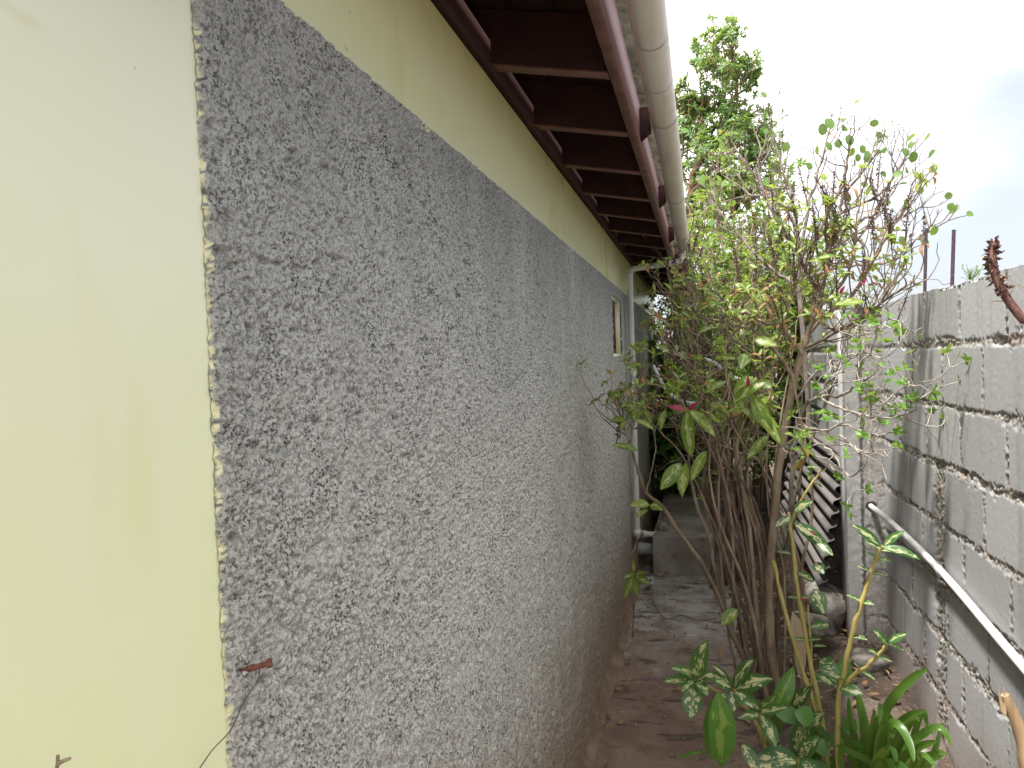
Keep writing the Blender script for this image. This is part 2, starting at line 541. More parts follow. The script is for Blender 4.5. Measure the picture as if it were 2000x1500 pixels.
# roughcast panel as real relief
def roughcast_zone(b, ys, zs, paints):
    Yg, Zg = np.meshgrid(ys, zs, indexing='ij')
    wy, wz = Yg+.002*(vnoise(Yg, Zg, .009, 2)-.5), Zg+.002*(vnoise(Yg, Zg, .009, 4)-.5)
    d1, v1, s1 = worley(wy, wz, .0082, 5)
    d2, v2, s2 = worley(wy, wz, .0047, 6)
    big = fbm(Yg, Zg, .12, 12)
    dome1 = np.sqrt(np.clip(1-(d1/(.40+.40*s1))**2, 0, 1))*(.1+.9*s1)
    dome2 = np.sqrt(np.clip(1-(d2/(.55+.3*s2))**2, 0, 1))*(.3+.7*s2)
    hgt = .0068*np.maximum(dome1, .50*dome2)*(.5+.95*big)+.004*(big-.5)+.0025*(fbm(Yg, Zg, .02, 19, 2)-.5)
    pit = np.clip((vnoise(Yg, Zg, .013, 77)-.74)/.12, 0, 1)
    hgt = hgt-.007*pit
    edge = np.clip((Yg-EY)/.014, 0, 1)
    rag = .004*(fbm(Zg, Zg*0, .03, 33)-.5)+.0035*(vnoise(Zg, Zg*0, .004, 34)-.5)
    Yw = Yg+np.where(Yg < EY+.014, rag*(1-np.clip((Yg-EY)/.014, 0, 1)), 0)
    hgt = hgt*(.15+.85*edge)-.0060*np.clip((EY+.004-Yg)/.004, 0, 1)
    tope = np.clip((BZ-Zg)/.006, 0, 1)
    Zw = Zg+np.where(Zg > BZ-.012, .004*(vnoise(Yg, Yg*0, .013, 35)-.62)*(1-tope), 0)
    hgt = hgt*(.35+.65*tope)-.008*(Zg >= 2.0)
    rcol = np.where(dome1 > .50*dome2, .5*v1+.5*v2, v2)
    paint = np.clip((.0025+.012*(fbm(Zg, Yg, .012, 41)-.5)-(Yg-EY))/.0015, 0, 1)*(v2 > .3)
    paint = np.maximum(paint, np.clip((.002+.003*(vnoise(Yg, Zg, .04, 42))-(BZ-Zg))/.002, 0, 1))
    blob = np.exp(-(((Yg-1.26)/.030)**2+((BZ-.008-Zg)/.012)**2))
    paint = np.maximum(paint, (blob > .5)*(v2 > .3))
    idx = np.arange(Yg.size).reshape(Yg.shape)
    q = np.stack([idx[:-1, :-1], idx[1:, :-1], idx[1:, 1:], idx[:-1, 1:]], -1)
    cy, cz = (Yg[:-1, :-1]+Yg[1:, 1:])/2, (Zg[:-1, :-1]+Zg[1:, 1:])/2
    ragw = .012*(vnoise(cz, cz*0, .012, 50)-.5)
    hole = (cy > WY0+ragw) & (cy < WY1-ragw) & (cz > WZ0) & (cz < WZ1)
    b.add(np.stack([WX+hgt, Yw, Zw], -1).reshape(-1, 3), q[~hole].reshape(-1, 4), rn=rcol.ravel())
    paints.append(paint.ravel())


b = MB()
pl_ = []
roughcast_zone(b, np.concatenate([np.arange(0, .4, .0018), np.arange(.4, 1.0, .003), np.arange(1.0, 1.7, .0048)])+EY, np.concatenate([np.arange(0, 1.0, .0048), np.arange(1.0, 2.0, .0020), [2.0]]), pl_)
roughcast_zone(b, np.arange(1.693, 7.62, .011)+EY, np.concatenate([np.arange(.0, 2.0, .0055), [2.0]]), pl_)
b.build('roughcast_panel', M['roughcast'], house, smooth=True, attrs={'paint': np.concatenate(pl_)})

# masonry behind the render, with the window opening, and the other walls
b = MB()
IX, BK = -.62, -.4935
b.box(IX, BK, EY+.002, WY0, 0, BZ-.002)
b.box(IX, BK, WY1, HY1, 0, BZ-.002)
b.box(IX, BK, WY0, WY1, 0, WZ0)
b.box(IX, BK, WY0, WY1, WZ1, BZ-.002)
b.box(-4.8, IX-.002, HY1-.15, HY1, 0, 2.5)
b.box(-4.8, IX-.002, HY0, HY0+.15, 0, 2.5)
b.box(-4.8, -4.65, HY0+.152, HY1-.152, 0, 2.5)
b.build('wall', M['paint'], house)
# smooth painted corner strip and top band
b = MB()
FX = -.4865
yy = np.linspace(HY0, EY+.014, 60)
zz = np.linspace(0, TZ, 60)
P, q, U, V = grid(yy, zz, lambda a, c: (FX+.002*(fbm(a, c, .5, 81)-.5), a, c))
b.add(P, q.reshape(-1, 4))
P, q, U, V = grid(np.linspace(EY, HY1, 160), np.linspace(BZ, TZ, 10), lambda a, c: (FX+.003*(fbm(a, c, .4, 82)-.5), a, c+.0015*(vnoise(a, a*0, .05, 8)-.5)*(c < BZ+.01)))
b.add(P, q.reshape(-1, 4))
b.box(IX, FX-.004, HY0, EY, 0, TZ-.002)
b.box(IX, FX-.004, EY+.0001, HY1, BZ, TZ-.002)
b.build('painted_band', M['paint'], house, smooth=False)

# mortar fillet at the wall foot
b = MB()
P, q, U, V = grid(np.linspace(0, 1, 9), np.arange(-1.5, 8.2, .02),
                  lambda a, c: (-.482+.052*a**1.2+.018*(fbm(c, a, .25, 91)-.5)*(a > .1), c, .075*(1-a)**1.6+.02*(fbm(c, a, .2, 95)-.4)*(1-a)+.012))
b.add(P, q.reshape(-1, 4))
b.build('mortar_fillet', M['fillet'], house, smooth=True)

# window
b = MB()
RX = -.57
b.box(RX, WX-.004, WY1-.012, WY1+.006, WZ0, WZ1)
b.box(RX, WX-.010, WY0-.006, WY0+.008, WZ0, WZ1)
b.box(RX, WX-.006, WY0+.009, WY1-.013, WZ1-.012, WZ1+.004)
win = b.build('window', M['paint'], house)
b = MB()
b.box(RX, WX+.006, WY0-.012, WY1+.012, WZ0-.022, WZ0-.001)
b.build('window_sill', M['paint'], win)
b = MB()
F0, F1 = -.566, -.511
b.box(F0, F1, WY0+.009, WY0+.045, WZ0, WZ1-.013)
b.box(F0, F1, WY1-.048, WY1-.0135, WZ0, WZ1-.013)
b.box(F0, F1, WY0+.046, WY1-.049, WZ1-.05, WZ1-.013)
b.box(F0, F1, WY0+.046, WY1-.049, WZ0, WZ0+.03)
b.build('window_frame', M['shutter'], win)
b = MB()
for k in range(5):
    z0 = WZ0+.033+k*.049
    b.prism([(-.562, z0), (-.556, z0), (-.524, z0+.046), (-.530, z0+.046)], WY0+.047, WY1-.05, 1)
b.build('louvre_slats', M['shutter'], win)

# eaves: rafters rest on the wall top and fall towards the gutter
FXI, FZ = -.184, EYE+.662
sl_ = (.717-.662)/(.46-.184)                                  # fall per metre
raf0 = None
k = 0
for y in np.arange(1.69-.457*3, 8.1, .457):
    def rz(x): return FZ-(x-FXI)*sl_
    if raf0 is None:
        b = MB()
        b.prism([(-3.0, rz(-3.0)), (FXI-.002, rz(FXI)), (FXI-.002, rz(FXI)+.128), (-3.0, rz(-3.0)+.128)], -.021, .021, 1)
        raf0 = b.build('rafter', M['maroon'], house)
        b = MB()
        b.prism([(-.4845, rz(-.4845)-.0045), (FXI-.004, rz(FXI)-.0045), (FXI-.004, rz(FXI)-.0005), (-.4845, rz(-.4845)-.0005)], -.0195, .0195, 1)
        und0 = b.build('underside_tone', M['underside'], raf0)  # strip paler than the rafter: light from below painted on its underside
        r = raf0
        raf0.location.y += y
    else:
        r = raf0.copy()
        COL.objects.link(r)
        r.location.y = raf0.location.y+k*.457
        e = und0.copy()
        COL.objects.link(e)
        e.parent = r
    k += 1
b = MB()
b.box(-.4845, -.463, HY0, HY1, TZ+.002, TZ+.062)
b.build('wall_plate', M['maroon'], house)
b = MB()
nb = 6
for i in range(24):
    x1 = FXI-.003-i*.117
    x0 = x1-.113
    zz1, zz0 = rz(x1)+.131, rz(x0)+.131
    b.prism([(x0, zz0), (x1, zz1), (x1, zz1+.018), (x0, zz0+.018)], HY0-.16, HY1+.25, 1)
b.build('roof_boards', M['board'], house)
b = MB()
yy = np.arange(HY0-.18, HY1+.3, .018)
wav = .017*np.cos(2*math.pi*yy/.146)
for off, flip in ((0, 0), (.008, 1)):
    P, q, U, V = grid(np.array([-2.9, -1.5, -.6, -.3, -.13]), yy,
                      lambda a, c: (a+.006*(vnoise(c, c, .05, 3)-.5)*(a > -.2), c, rz(a)+.172+off+.017*np.cos(2*math.pi*c/.146)))
    b.add(P, q.reshape(-1, 4))
b.build('roof_sheet', M['fibre'], house, smooth=True)
b = MB()
P, q, U, V = grid(np.array([-4.95, -2.9]), yy, lambda a, c: (a, c, rz(-2.9)+.172+(a+2.9)*sl_+.017*np.cos(2*math.pi*c/.146)))
b.add(P, q.reshape(-1, 4))
b.build('far_roof_slope', M['fibre'], house, smooth=True)
# fascia, slightly warped
b = MB()
yy = np.linspace(HY0-.16, HY1+.25, 70)
w_ = .004*(vnoise(yy, yy*0, 1.1, 15)-.5)
for i in range(len(yy)-1):
    y0, y1 = yy[i], yy[i+1]
    v = []
    for y_, ww in ((y0, w_[i]), (y1, w_[i+1])):
        v += [(FXI, y_, FZ+ww), (FXI+.0, y_, FZ+.128), (FXI+.024, y_, FZ+.128), (FXI+.024, y_, FZ+ww+.003), (FXI+.020, y_, FZ+ww)]
    b.add(v, [(j, (j+1) % 5, (j+1) % 5+5, j+5) for j in range(5)])
fas = b.build('fascia', M['fascia'], house)
b = MB()
for i in range(len(yy)-1):
    v = [(x, y_, FZ+ww-d_) for y_, ww in ((yy[i], w_[i]), (yy[i+1], w_[i+1])) for x, d_ in ((FXI-.0015, .0045), (FXI+.0205, .0045), (FXI+.0205, .0012), (FXI-.0015, .0012))]
    b.add(v, [(j, (j+1) % 4, (j+1) % 4+4, j+4) for j in range(4)])
b.build('underside_tone', M['underside'], fas)  # browner strip along the bottom face of the fascia
# half-round gutter on wooden packers
GX, GZ, GR = -.0845, EYE+.722, .0365
gut = MB()
ar = np.linspace(math.pi, 2*math.pi, 15)
yy = np.linspace(HY0-.16, HY1+.2, 40)
pr = [(GR*math.cos(a), GR*math.sin(a)) for a in ar]
pr = [(pr[0][0]-.004, .001), (pr[0][0]-.003, .006)]+pr+[(pr[-1][0]+.0006, .004), (pr[-1][0]-.0015, .005)]
pi_ = [(x*.93, z*.93) for x, z in pr]
pr_all = pr+pi_[::-1]
vs = []
for j, y in enumerate(yy):
    sag = .004*math.sin(y*2.9)+.003*math.sin(y*1.3+1)
    vs += [(GX+x+.3*sag, y, GZ+z+sag) for x, z in pr_all]
n = len(pr_all)
gut.add(vs, [(j*n+i, j*n+(i+1) % n, (j+1)*n+(i+1) % n, (j+1)*n+i) for j in range(len(yy)-1) for i in range(n)])
gutter = gut.build('gutter', M['gutter'], house, smooth=True)
for y, wd, fat in ((1.64, .0012, 0), (1.905, .0012, 0), (2.215, .012, 1), (2.62, .001, 0), (2.99, .0014, 0), (3.28, .0035, 1), (3.9, .002, 0), (4.36, .012, 1), (.9, .0012, 0), (5.3, .01, 1), (0.3, .012, 1)):
    b = MB()
    vs = []
    sag = .004*math.sin(y*2.9)+.003*math.sin(y*1.3+1)
    for yy_ in (y-wd, y+wd):
        for a in np.linspace(math.pi*1.0, 2*math.pi, 17):
            R = GR+(.0022 if fat else .0008)
            vs.append((GX+R*math.cos(a)+.3*sag, yy_, GZ+R*math.sin(a)+sag))
    b.add(vs, [(i, i+1, i+18, i+17) for i in range(16)])
    b.build('gutter_seam' if not fat else 'gutter_strap', M['seam'] if wd < .006 else M['gutter'], gutter, smooth=True)
pk = None
for i in range(7):
    y = 2.265+(i-1)*1.03
    if pk is None:
        b = MB()
        b.prism([(-.159, FZ+.012), (-.128, FZ+.035), (-.128, FZ+.105), (-.159, FZ+.105)], -.02, .02, 1)
        pk = b.build('gutter_packer', M['maroon'], house)
        pk.location.y += y
        py0 = pk.location.y
    else:
        o = pk.copy()
        COL.objects.link(o)
        o.location.y = py0+i*1.03
# downpipe
DY = 4.80
dp = MB()
pts = [(GX, DY+.02, GZ-.03), (-.105, DY+.01, EYE+.632), (-.14, DY, EYE+.622), (-.40, DY, EYE+.600)]
for a in np.linspace(0, math.pi/2, 6)[1:]:
    pts.append((-.40-.035*math.sin(a), DY, EYE+.600-.035*(1-math.cos(a))-.002))
pts += [(-.436, DY, z) for z in np.linspace(EYE+.53, EYE-1.13, 8)]
pts += [(-.437, DY+.012, EYE-1.165), (-.44, DY+.05, EYE-1.185), (-.445, 5.06, EYE-1.20), (-.452, 5.30, EYE-1.28)]
dp.tube(pts, .0195, 14)
dpo = dp.build('downpipe', M['pvc'], house, smooth=True)
for z, rr in ((EYE-.12, .0225), (EYE+.53, .0225), (EYE-1.17, .025)):
    b = MB()
    b.lathe([(.0196, 0), (rr, .001), (rr, .04), (.0196, .041)], 16, (-.436, DY, z))
    b.build('pipe_coupling', M['pvc'], dpo, smooth=True)

# ------------------------------------------------------------------ block wall as real relief
TOP = EYE+.214
jz = [EYE+v for v in (.019, -.196, -.407, -.62, -.828, -1.035, -1.25, -1.46)]
perp = {}
for c_ in range(9):
    perp[c_] = 2.245 if c_ % 2 == 0 else 2.42
perp[2], perp[4], perp[6] = 2.253, 2.237, 2.27
perp[3], perp[5], perp[7] = 2.426, 2.41, 2.44
VY = 2.865                                                    # ragged vertical toothing, below the third joint
ybw = np.concatenate([np.arange(-2.5, 1.9, .03), np.arange(1.9, 3.64, .0048)])
zbw = np.concatenate([np.arange(-.08, .15, .02), np.arange(.15, TOP, .0048), [TOP]])
Yb, Zb = np.meshgrid(ybw, zbw, indexing='ij')
wob = .010*(fbm(Yb, Zb, .16, 101)-.5)+.008*(fbm(Yb, Zb, .03, 103)-.5)
jd = np.full(Yb.shape, 9.0)                                   # distance to the joint, scaled by its width
for i, z in enumerate(jz):
    wid = .0085+.016*np.clip(vnoise(Yb, Yb*0+i, .35, 110+i)-.25, 0, 1)+.006*(vnoise(Yb, Yb*0, .05, 130+i)-.5)
    jd = np.minimum(jd, np.abs(Zb+wob*1.6-z)/np.clip(wid, .004, 1))
course = np.zeros(Yb.shape, int)
for i, z in enumerate(jz): course += (Zb+wob*1.6 < z)
left = (Yb > VY) & (course >= 3)
bid = np.zeros(Yb.shape)
jh = np.clip((1.12-jd)/.3, 0, 1)
for c_ in range(9):
    m = course == c_
    y0 = perp[c_]
    k_ = np.round((Yb-y0)/.366)
    yc = np.where(left, VY+.19+(c_ % 2)*.15, y0+k_*.366)
    wid = .0055+.007*vnoise(Zb, Zb*0+k_, .10, 150+c_)
    strong = lattice(160)[(k_.astype(int)+c_*7) % 64, c_]
    wid = wid*np.where(strong > .5, 1, .62)
    jd = np.where(m, np.minimum(jd, np.abs(Yb+wob*.8-yc)/wid), jd)
    b_ = lattice(161)[(np.floor((Yb-y0)/.366).astype(int)*5+left*17) % 64, c_]
    bid = np.where(m, b_, bid)
vt = np.where(course >= 3, np.abs(Yb+wob*3-VY)/(.055+.020*(fbm(Zb, Zb*0, .08, 170)-.5)), 9)
rough_ = fbm(Yb, Zb, .03, 180)
jm = np.clip((1.12-np.minimum(jd, vt))/.3, 0, 1)
prof = jm*(.0025+.002*jh+.009*(rough_-.38))
dw, vw, sw = worley(Yb, Zb, .012, 181)
prof += .008*np.clip((1.1-vt)/.3, 0, 1)
prof -= jm*.008*np.sqrt(np.clip(1-(dw/.6)**2, 0, 1))*sw
gap = np.clip((vnoise(Yb, Zb*2.2, .07, 190)-.80)/.08, 0, 1)*(jm > .6)*(jh > .5)
prof += gap*.014
chip = np.clip((fbm(Yb, Zb, .03, 200)-.66)/.06, 0, 1)*np.clip((1.9-np.minimum(jd, vt*1.5))/.4, 0, 1)
prof += chip*.005
prof += .0010*fbm(Yb, Zb, .011, 210, 2)+.003*(bid-.5)
Zt = Zb+np.where(Zb > TOP-.01, .016*(fbm(Yb, Yb*0, .3, 220)-.5)+.006*(fbm(Yb, Yb*0, .03, 221)-.5), 0)
idx = np.arange(Yb.size).reshape(Yb.shape)
q = np.stack([idx[:-1, 1:], idx[1:, 1:], idx[1:, :-1], idx[:-1, :-1]], -1).reshape(-1, 4)
b = MB()
b.add(np.stack([BX+prof, Yb, Zt], -1).reshape(-1, 3), q, rn=bid.ravel())
jall = [jm.ravel()]
topz = Zt[:, -1]
P = np.stack([np.stack([BX+prof[:, -1]+(.15-.0*topz)*t, ybw, topz+(0 if t < .9 else -.003)], -1) for t in (0, .08, .5, .92, 1)], 1)
P[:, 1, 2] += .002
n0, n1 = P.shape[:2]
ix = np.arange(n0*n1).reshape(n0, n1)
b.add(P.reshape(-1, 3), np.stack([ix[:-1, 1:], ix[1:, 1:], ix[1:, :-1], ix[:-1, :-1]], -1).reshape(-1, 4), rn=.4)
jall.append(np.full(n0*n1, .45))
b.box(BX+.05, BX+.149, -2.5, 3.638, -.1, TOP-.02)
jall.append(np.zeros(8))
bw = thing('block_wall', 'unplastered grey concrete block boundary wall with rough mortar joints', 'wall', (BX+.07, 1.5, 0))
b.build('block_courses', M['block'], bw, smooth=True, attrs={'joint': np.concatenate(jall)})
# stiffener column
cx0, cx1, cy0, cy1 = .648, .96, 3.64, 3.80
xs = np.arange(cx0, BX+.03, .006)
zs_ = np.arange(-.05, TOP-.0, .008)
Xc, Zc = np.meshgrid(xs, zs_, indexing='ij')
strip = np.clip((Xc-(cx0+.062)-.012*(fbm(Zc, Zc*0, .1, 301)-.5))/.008, 0, 1)
dd, v_, s_ = worley(Xc, Zc, .02, 302)
peb = np.exp(-((Xc-(cx0+.064))/.010)**2)*np.sqrt(np.clip(1-(dd/.6)**2, 0, 1))*s_
bedj = np.zeros(Xc.shape)
for z in jz: bedj = np.maximum(bedj, np.clip(1.3-np.abs(Zc+.02*(fbm(Xc, Zc, .06, 303)-.5)-z)/.013, 0, 1))
dy = strip*(.012+.006*fbm(Xc, Zc, .05, 304))-.008*peb+.004*fbm(Xc, Zc, .03, 305)+strip*bedj*.010*(fbm(Xc, Zc, .025, 306)-.2)
hx, hz = .757, EYE-.725
hr = np.hypot(Xc-hx, Zc-hz)
dy = dy+.035*(hr < .021)
idx = np.arange(Xc.size).reshape(Xc.shape)
q = np.stack([idx[:-1, :-1], idx[1:, :-1], idx[1:, 1:], idx[:-1, 1:]], -1).reshape(-1, 4)
b = MB()
b.add(np.stack([Xc, cy0+dy, Zc], -1).reshape(-1, 3), q, rn=(.35-.2*strip).ravel())
ja = [np.clip(.25+.35*strip+.4*strip*bedj, 0, 1).ravel()]
b.box(cx0, cx1, cy0+.055, cy1, -.05, TOP-.008)
P, q2, U, V = grid(np.linspace(cy0, cy0+.056, 5), zs_, lambda a, c: (cx0+0*a+.001, a+.004*fbm(c*0+cx0, c, .03, 305)*(a < cy0+.01), c))
b.add(P, q2.reshape(-1, 4)[:, ::-1], rn=.0)
P2, q3, U, V = grid(xs, np.linspace(cy0, cy0+.056, 4), lambda a, c: (a, c, TOP-.008+0*a))
b.add(P2, q3.reshape(-1, 4))
ja += [np.zeros(8), np.full(len(P), .55), np.full(len(P2), .3)]
b.build('column', M['block'], bw, smooth=False, attrs={'joint': np.concatenate(ja)})
# the further bay of the wall, with coarser relief
yb2 = np.arange(3.80, 9.5, .014)
zb2 = np.concatenate([np.arange(-.05, TOP, .012), [TOP]])
Y2, Z2 = np.meshgrid(yb2, zb2, indexing='ij')
jd = np.full(Y2.shape, 9.0)
for i, z in enumerate(jz): jd = np.minimum(jd, np.abs(Z2+.012*(fbm(Y2, Z2, .1, 311)-.5)-z)/.014)
jm2 = np.clip((1.15-jd)/.3, 0, 1)
idx = np.arange(Y2.size).reshape(Y2.shape)
q = np.stack([idx[:-1, 1:], idx[1:, 1:], idx[1:, :-1], idx[:-1, :-1]], -1).reshape(-1, 4)
b = MB()
b.add(np.stack([BX+.012*jm2*(.5+fbm(Y2, Z2, .03, 312)), Y2, Z2], -1).reshape(-1, 3), q, rn=fbm(Y2, Z2, .3, 313).ravel())
b.box(BX+.04, BX+.149, 3.802, 9.5, -.1, TOP-.001)
b.build('far_block_courses', M['block'], bw, smooth=True, attrs={'joint': np.concatenate([jm2.ravel(), np.zeros(8)])})


# ------------------------------------------------------------------ small hard things
def rebar(px, py, pt, qt, y, lab):
    b = MB()
    p0, p1 = at(px, py, y), at(pt, qt, y)
    p0 = p0-np.array((0, 0, .06))
    n = 46
    pts = np.array([p0+(p1-p0)*t for t in np.linspace(0, 1, n*2)])
    rad = np.where(np.arange(n*2) % 2 == 0, .0056, .0071)
    b.tube(pts, rad, 8)
    tag(b.build('steel_rod', M['rebar'], smooth=False), lab, 'rod', 'reinforcing rods above the block wall')


rebar(1805, 570, 1809, 446, 3.16, 'ribbed steel rod above the block wall, nearer the shrubs')
rebar(1858, 555, 1863, 449, 2.83, 'ribbed steel rod above the block wall, nearer the wall plants')
b = MB()
wp = [at(1740, 530, 3.2), at(1770, 535, 3.19), at(1803, 546, 3.15), at(1830, 546, 2.95), at(1842, 556, 2.87), at(1857, 552, 2.83)]
b.tube(catmull(wp, 6), .0011, 4)
tag(b.build('tie_wire', M['wire'], smooth=True), 'thin slack wire strung between the two steel rods', 'wire')

# water pipe leaving the column and running along the wall
b = MB()
pp = [(.757, 3.70, hz+.002), (.757, 3.62, hz), (.775, 3.3, hz-.012), (.787, 2.75, hz-.045), (.789, 2.2, hz-.098), (.789, 1.4, hz-.17), (.789, .2, hz-.28), (.789, -1.5, hz-.42)]
cp = catmull(pp, 10)
b.tube(cp, .0125, 14)
wpipe = b.build('water_pipe', M['pvc'], smooth=True)
tag(wpipe, 'slim off white water pipe leaving the column and running along the block wall', 'pipe')
b = MB()
for y in (2.78,):
    c_ = np.array((.787, y, hz-.043))
    b.tube([c_+np.array((0, .012, .001)), c_-np.array((0, .012, .001))], .0142, 14)
b.build('pipe_joint', M['pvc'], wpipe, smooth=True)

# inspection chamber
bx = MB()
x0, x1, y0, y1, zt = -.362, .26, 5.16, 6.8, .288
def rbox(mb, x0, x1, y0, y1, z0, z1, r=.012):
    prof = [(x0, z0), (x0, z1-r), (x0+r*.3, z1-r*.3), (x0+r, z1), (x1-r, z1), (x1-r*.3, z1-r*.3), (x1, z1-r), (x1, z0)]
    mb.prism(prof, y0, y1, 1)
rbox(bx, x0, x1, y0, y1, -.02, zt)
ch = bx.build('inspection_chamber', M['box'])
tag(ch, 'squat grey brown concrete inspection chamber at the far end of the path', 'drain box')
b = MB()
rbox(b, x0+.05, x1-.08, 5.55, 6.7, zt+.001, zt+.03, .008)
b.build('lid', M['box'], ch)
b = MB()
b.box(-.475, 2.2, 6.85, 12.0, -.02, .24)
tag(b.build('rear_yard', M['ground']), kind='structure')

b = MB()
pz = at(1262, 1043, 5.3)
b.tube([(-.455, 5.3, pz[2]), (-.35, 5.3, pz[2]-.001)], .0215, 16)
wo = b.build('waste_pipe', M['pvc'], smooth=True)
tag(wo, 'short slim white waste pipe above the thicker grey one, between wall and concrete box', 'pipe')
b = MB()
b.tube([(-.452, 5.3, pz[2]), (-.415, 5.3, pz[2])], .027, 16)
b.build('pipe_collar', M['pvc'], wo, smooth=True)
b = MB()
pz = at(1258, 1071, 5.3)
b.tube([(-.55, 5.3, pz[2]+.002), (-.35, 5.3, pz[2]-.001)], .042, 20)
so_ = b.build('soil_pipe', M['greypvc'], smooth=True)
tag(so_, 'thick grey soil pipe low between the house wall and the concrete box', 'pipe')
b = MB()
b.tube([(-.487, 5.3, pz[2]+.001), (-.445, 5.3, pz[2])], .048, 20)
b.build('pipe_collar', M['greypvc'], so_, smooth=True)
# cut pipe end sticking out of the ground
b = MB()
p0, d0 = at(1270, 1135, 4.78), unit((.05, -.9, .42))
prof = [(.021, -.10), (.021, .02), (.0165, .02), (.0165, -.08)]
e1 = unit(np.cross(d0, (0, 0, 1)))
e2 = np.cross(d0, e1)
vs = []
for r_, h_ in prof:
    for k in range(16):
        a = 2*math.pi*k/16
        slant = .012*math.sin(a)
        vs.append(p0+d0*(h_+(slant if h_ > 0 else 0))+r_*(math.cos(a)*e1+math.sin(a)*e2))
b.add(vs, [(i*16+k, i*16+(k+1) % 16, (i+1)*16+(k+1) % 16, (i+1)*16+k) for i in range(3) for k in range(16)])
tag(b.build('pipe_stub', M['pvc'], smooth=True), 'cut open end of a white pipe sticking out of the path by the concrete box', 'pipe')


def stone(c, r, seed, squash=(1, 1, .7)):
    R = random.Random(seed)
    b = MB()
    n, m_ = 9, 14
    vs = []
    ph = [R.uniform(0, 6.28) for _ in range(6)]
    for i in range(n+1):
        th = math.pi*i/n
        for k in range(m_):
            a = 2*math.pi*k/m_
            d = np.array((math.sin(th)*math.cos(a), math.sin(th)*math.sin(a), math.cos(th)))
            w_ = 1+.16*math.sin(3*d[0]+ph[0])+.14*math.sin(4*d[1]+ph[1])+.12*math.sin(5*d[2]+ph[2])+.06*math.sin(9*d[0]+ph[3])*math.sin(8*d[1]+ph[4])
            q_ = np.sign(d)*np.abs(d)**.8
            vs.append(np.array(c)+q_*r*w_*np.array(squash))
    b.add(vs, [(i*m_+k, i*m_+(k+1) % m_, (i+1)*m_+(k+1) % m_, (i+1)*m_+k) for i in range(n) for k in range(m_)])
    return b


b = stone((-.30, 5.36, .298+.012), .042, 3, (1.1, .9, .75))
tag(b.build('stone', M['stone'], smooth=True), 'grey stone lying on top of the concrete box next to the downpipe', 'stone', 'stones about the path')
labs = ['broken concrete lump under the leaning corrugated sheets', 'pale rubble lump at the foot of the wall column', 'rounded stone half buried beside the shrub stems',
        'flat stone in the bed just in front of the column', 'small stone at the near foot of the block wall']
for i, (px, py, y, r) in enumerate([(1590, 1205, 3.62, .075), (1700, 1345, 3.45, .07), (1520, 1350, 3.42, .06), (1650, 1390, 3.25, .05), (1800, 1440, 2.75, .05)]):
    p = at(px, py, y)
    p[2] = bed_z(p[0], y)+r*.25 if i else .26
    b = stone(p, r, 10+i, (1.1, 1, .7))
    tag(b.build('stone', M['stone'], smooth=True), labs[i], 'stone', 'stones about the path')
# rubble footing carrying the sheets
for i, (x, y, z, sx, sy, sz, lab) in enumerate([(.60, 3.86, .28, .11, .13, .10, 'squared rubble block carrying the near end of the corrugated sheets'), (.62, 3.84, .10, .12, .12, .10, 'lowest rubble block below the corrugated sheets'), (.62, 5.3, .2, .14, .14, .2, 'rubble block carrying the far end of the corrugated sheets')]):
    b = stone((x, y, z), 1.0, 40+i, (sx, sy, sz))
    tag(b.build('rubble_block', M['stone'], smooth=True), lab, 'rubble', 'rubble under the sheets')


# leaning fibre cement sheets
def sheet(y0, y1, bx_, bz, tx, tz, pitch, lab, lean=0):
    b = MB()
    bot, top = np.array((bx_, bz)), np.array((tx, tz))
    dv = top-bot
    L = np.linalg.norm(dv)
    dv = dv/L
    nrm = np.array((-dv[1], dv[0]))
    s = np.linspace(0, L, int(L/pitch*12))
    vs = []
    ny = 5
    for t in (0, .007):
        for y in np.linspace(y0, y1, ny):
            for s_i in s:
                ph = (s_i/pitch) % 1.0
                tri = np.interp(ph, [0, .12, .42, .58, .88, 1], [1, 1, -1, -1, 1, 1])
                o = .5*pitch*.48*tri
                p = bot+dv*s_i+nrm*(o+t)
                vs.append((p[0], y+.0*tri, p[1]))
    n = len(s)
    f = []
    for layer in (0, 1):
        for j in range(ny-1):
            for i in range(n-1):
                a = layer*ny*n+j*n+i
                f.append((a, a+1, a+n+1, a+n))
    for j in (0, ny-1):
        for i in range(n-1):
            a = j*n+i
            f.append((a, a+1, a+1+ny*n, a+ny*n))
    for i in (0, n-1):
        for j in range(ny-1):
            a = j*n+i
            f.append((a, a+n, a+n+ny*n, a+ny*n))
    b.add(vs, f)
    tag(b.build('corrugated_sheet', M['zinc'], smooth=False), lab, 'roofing sheet', 'corrugated sheets leaning on the block wall')


M['zinc'] = m_simple('weathered grey sheet', (.075, .068, .066), (.155, .142, .138), 9, .85, .25, (1, .2, 1), 110, .001, .5, (.15, .125, .115))
sheet(3.80, 5.6, .560, .395, .668, 1.03, .070, 'outermost grey corrugated sheet leaning against the block wall')
sheet(3.95, 5.7, .60, .40, .71, 1.05, .070, 'inner grey corrugated sheet hidden behind the outermost one')

# white pipes hanging through the hedge
b = MB()
b.tube(catmull([at(1276, 715, 5.0), at(1300, 760, 4.7), at(1322, 779, 4.4), at(1345, 788, 4.1), at(1380, 790, 3.9), at(1420, 791, 3.8)], 6), [.012]*31, 10)
tag(b.build('white_hose', M['pvc'], smooth=True), 'white hose sagging from the far wall into the hedge', 'hose')
b = MB()
b.tube(catmull([at(1362, 697, 5.1), at(1400, 712, 4.9), at(1428, 735, 4.8), at(1470, 752, 4.6)], 6), .015, 10)
tag(b.build('white_pipe', M['pvc'], smooth=True), 'white pipe slanting among the hedge twigs above the hose', 'pipe')

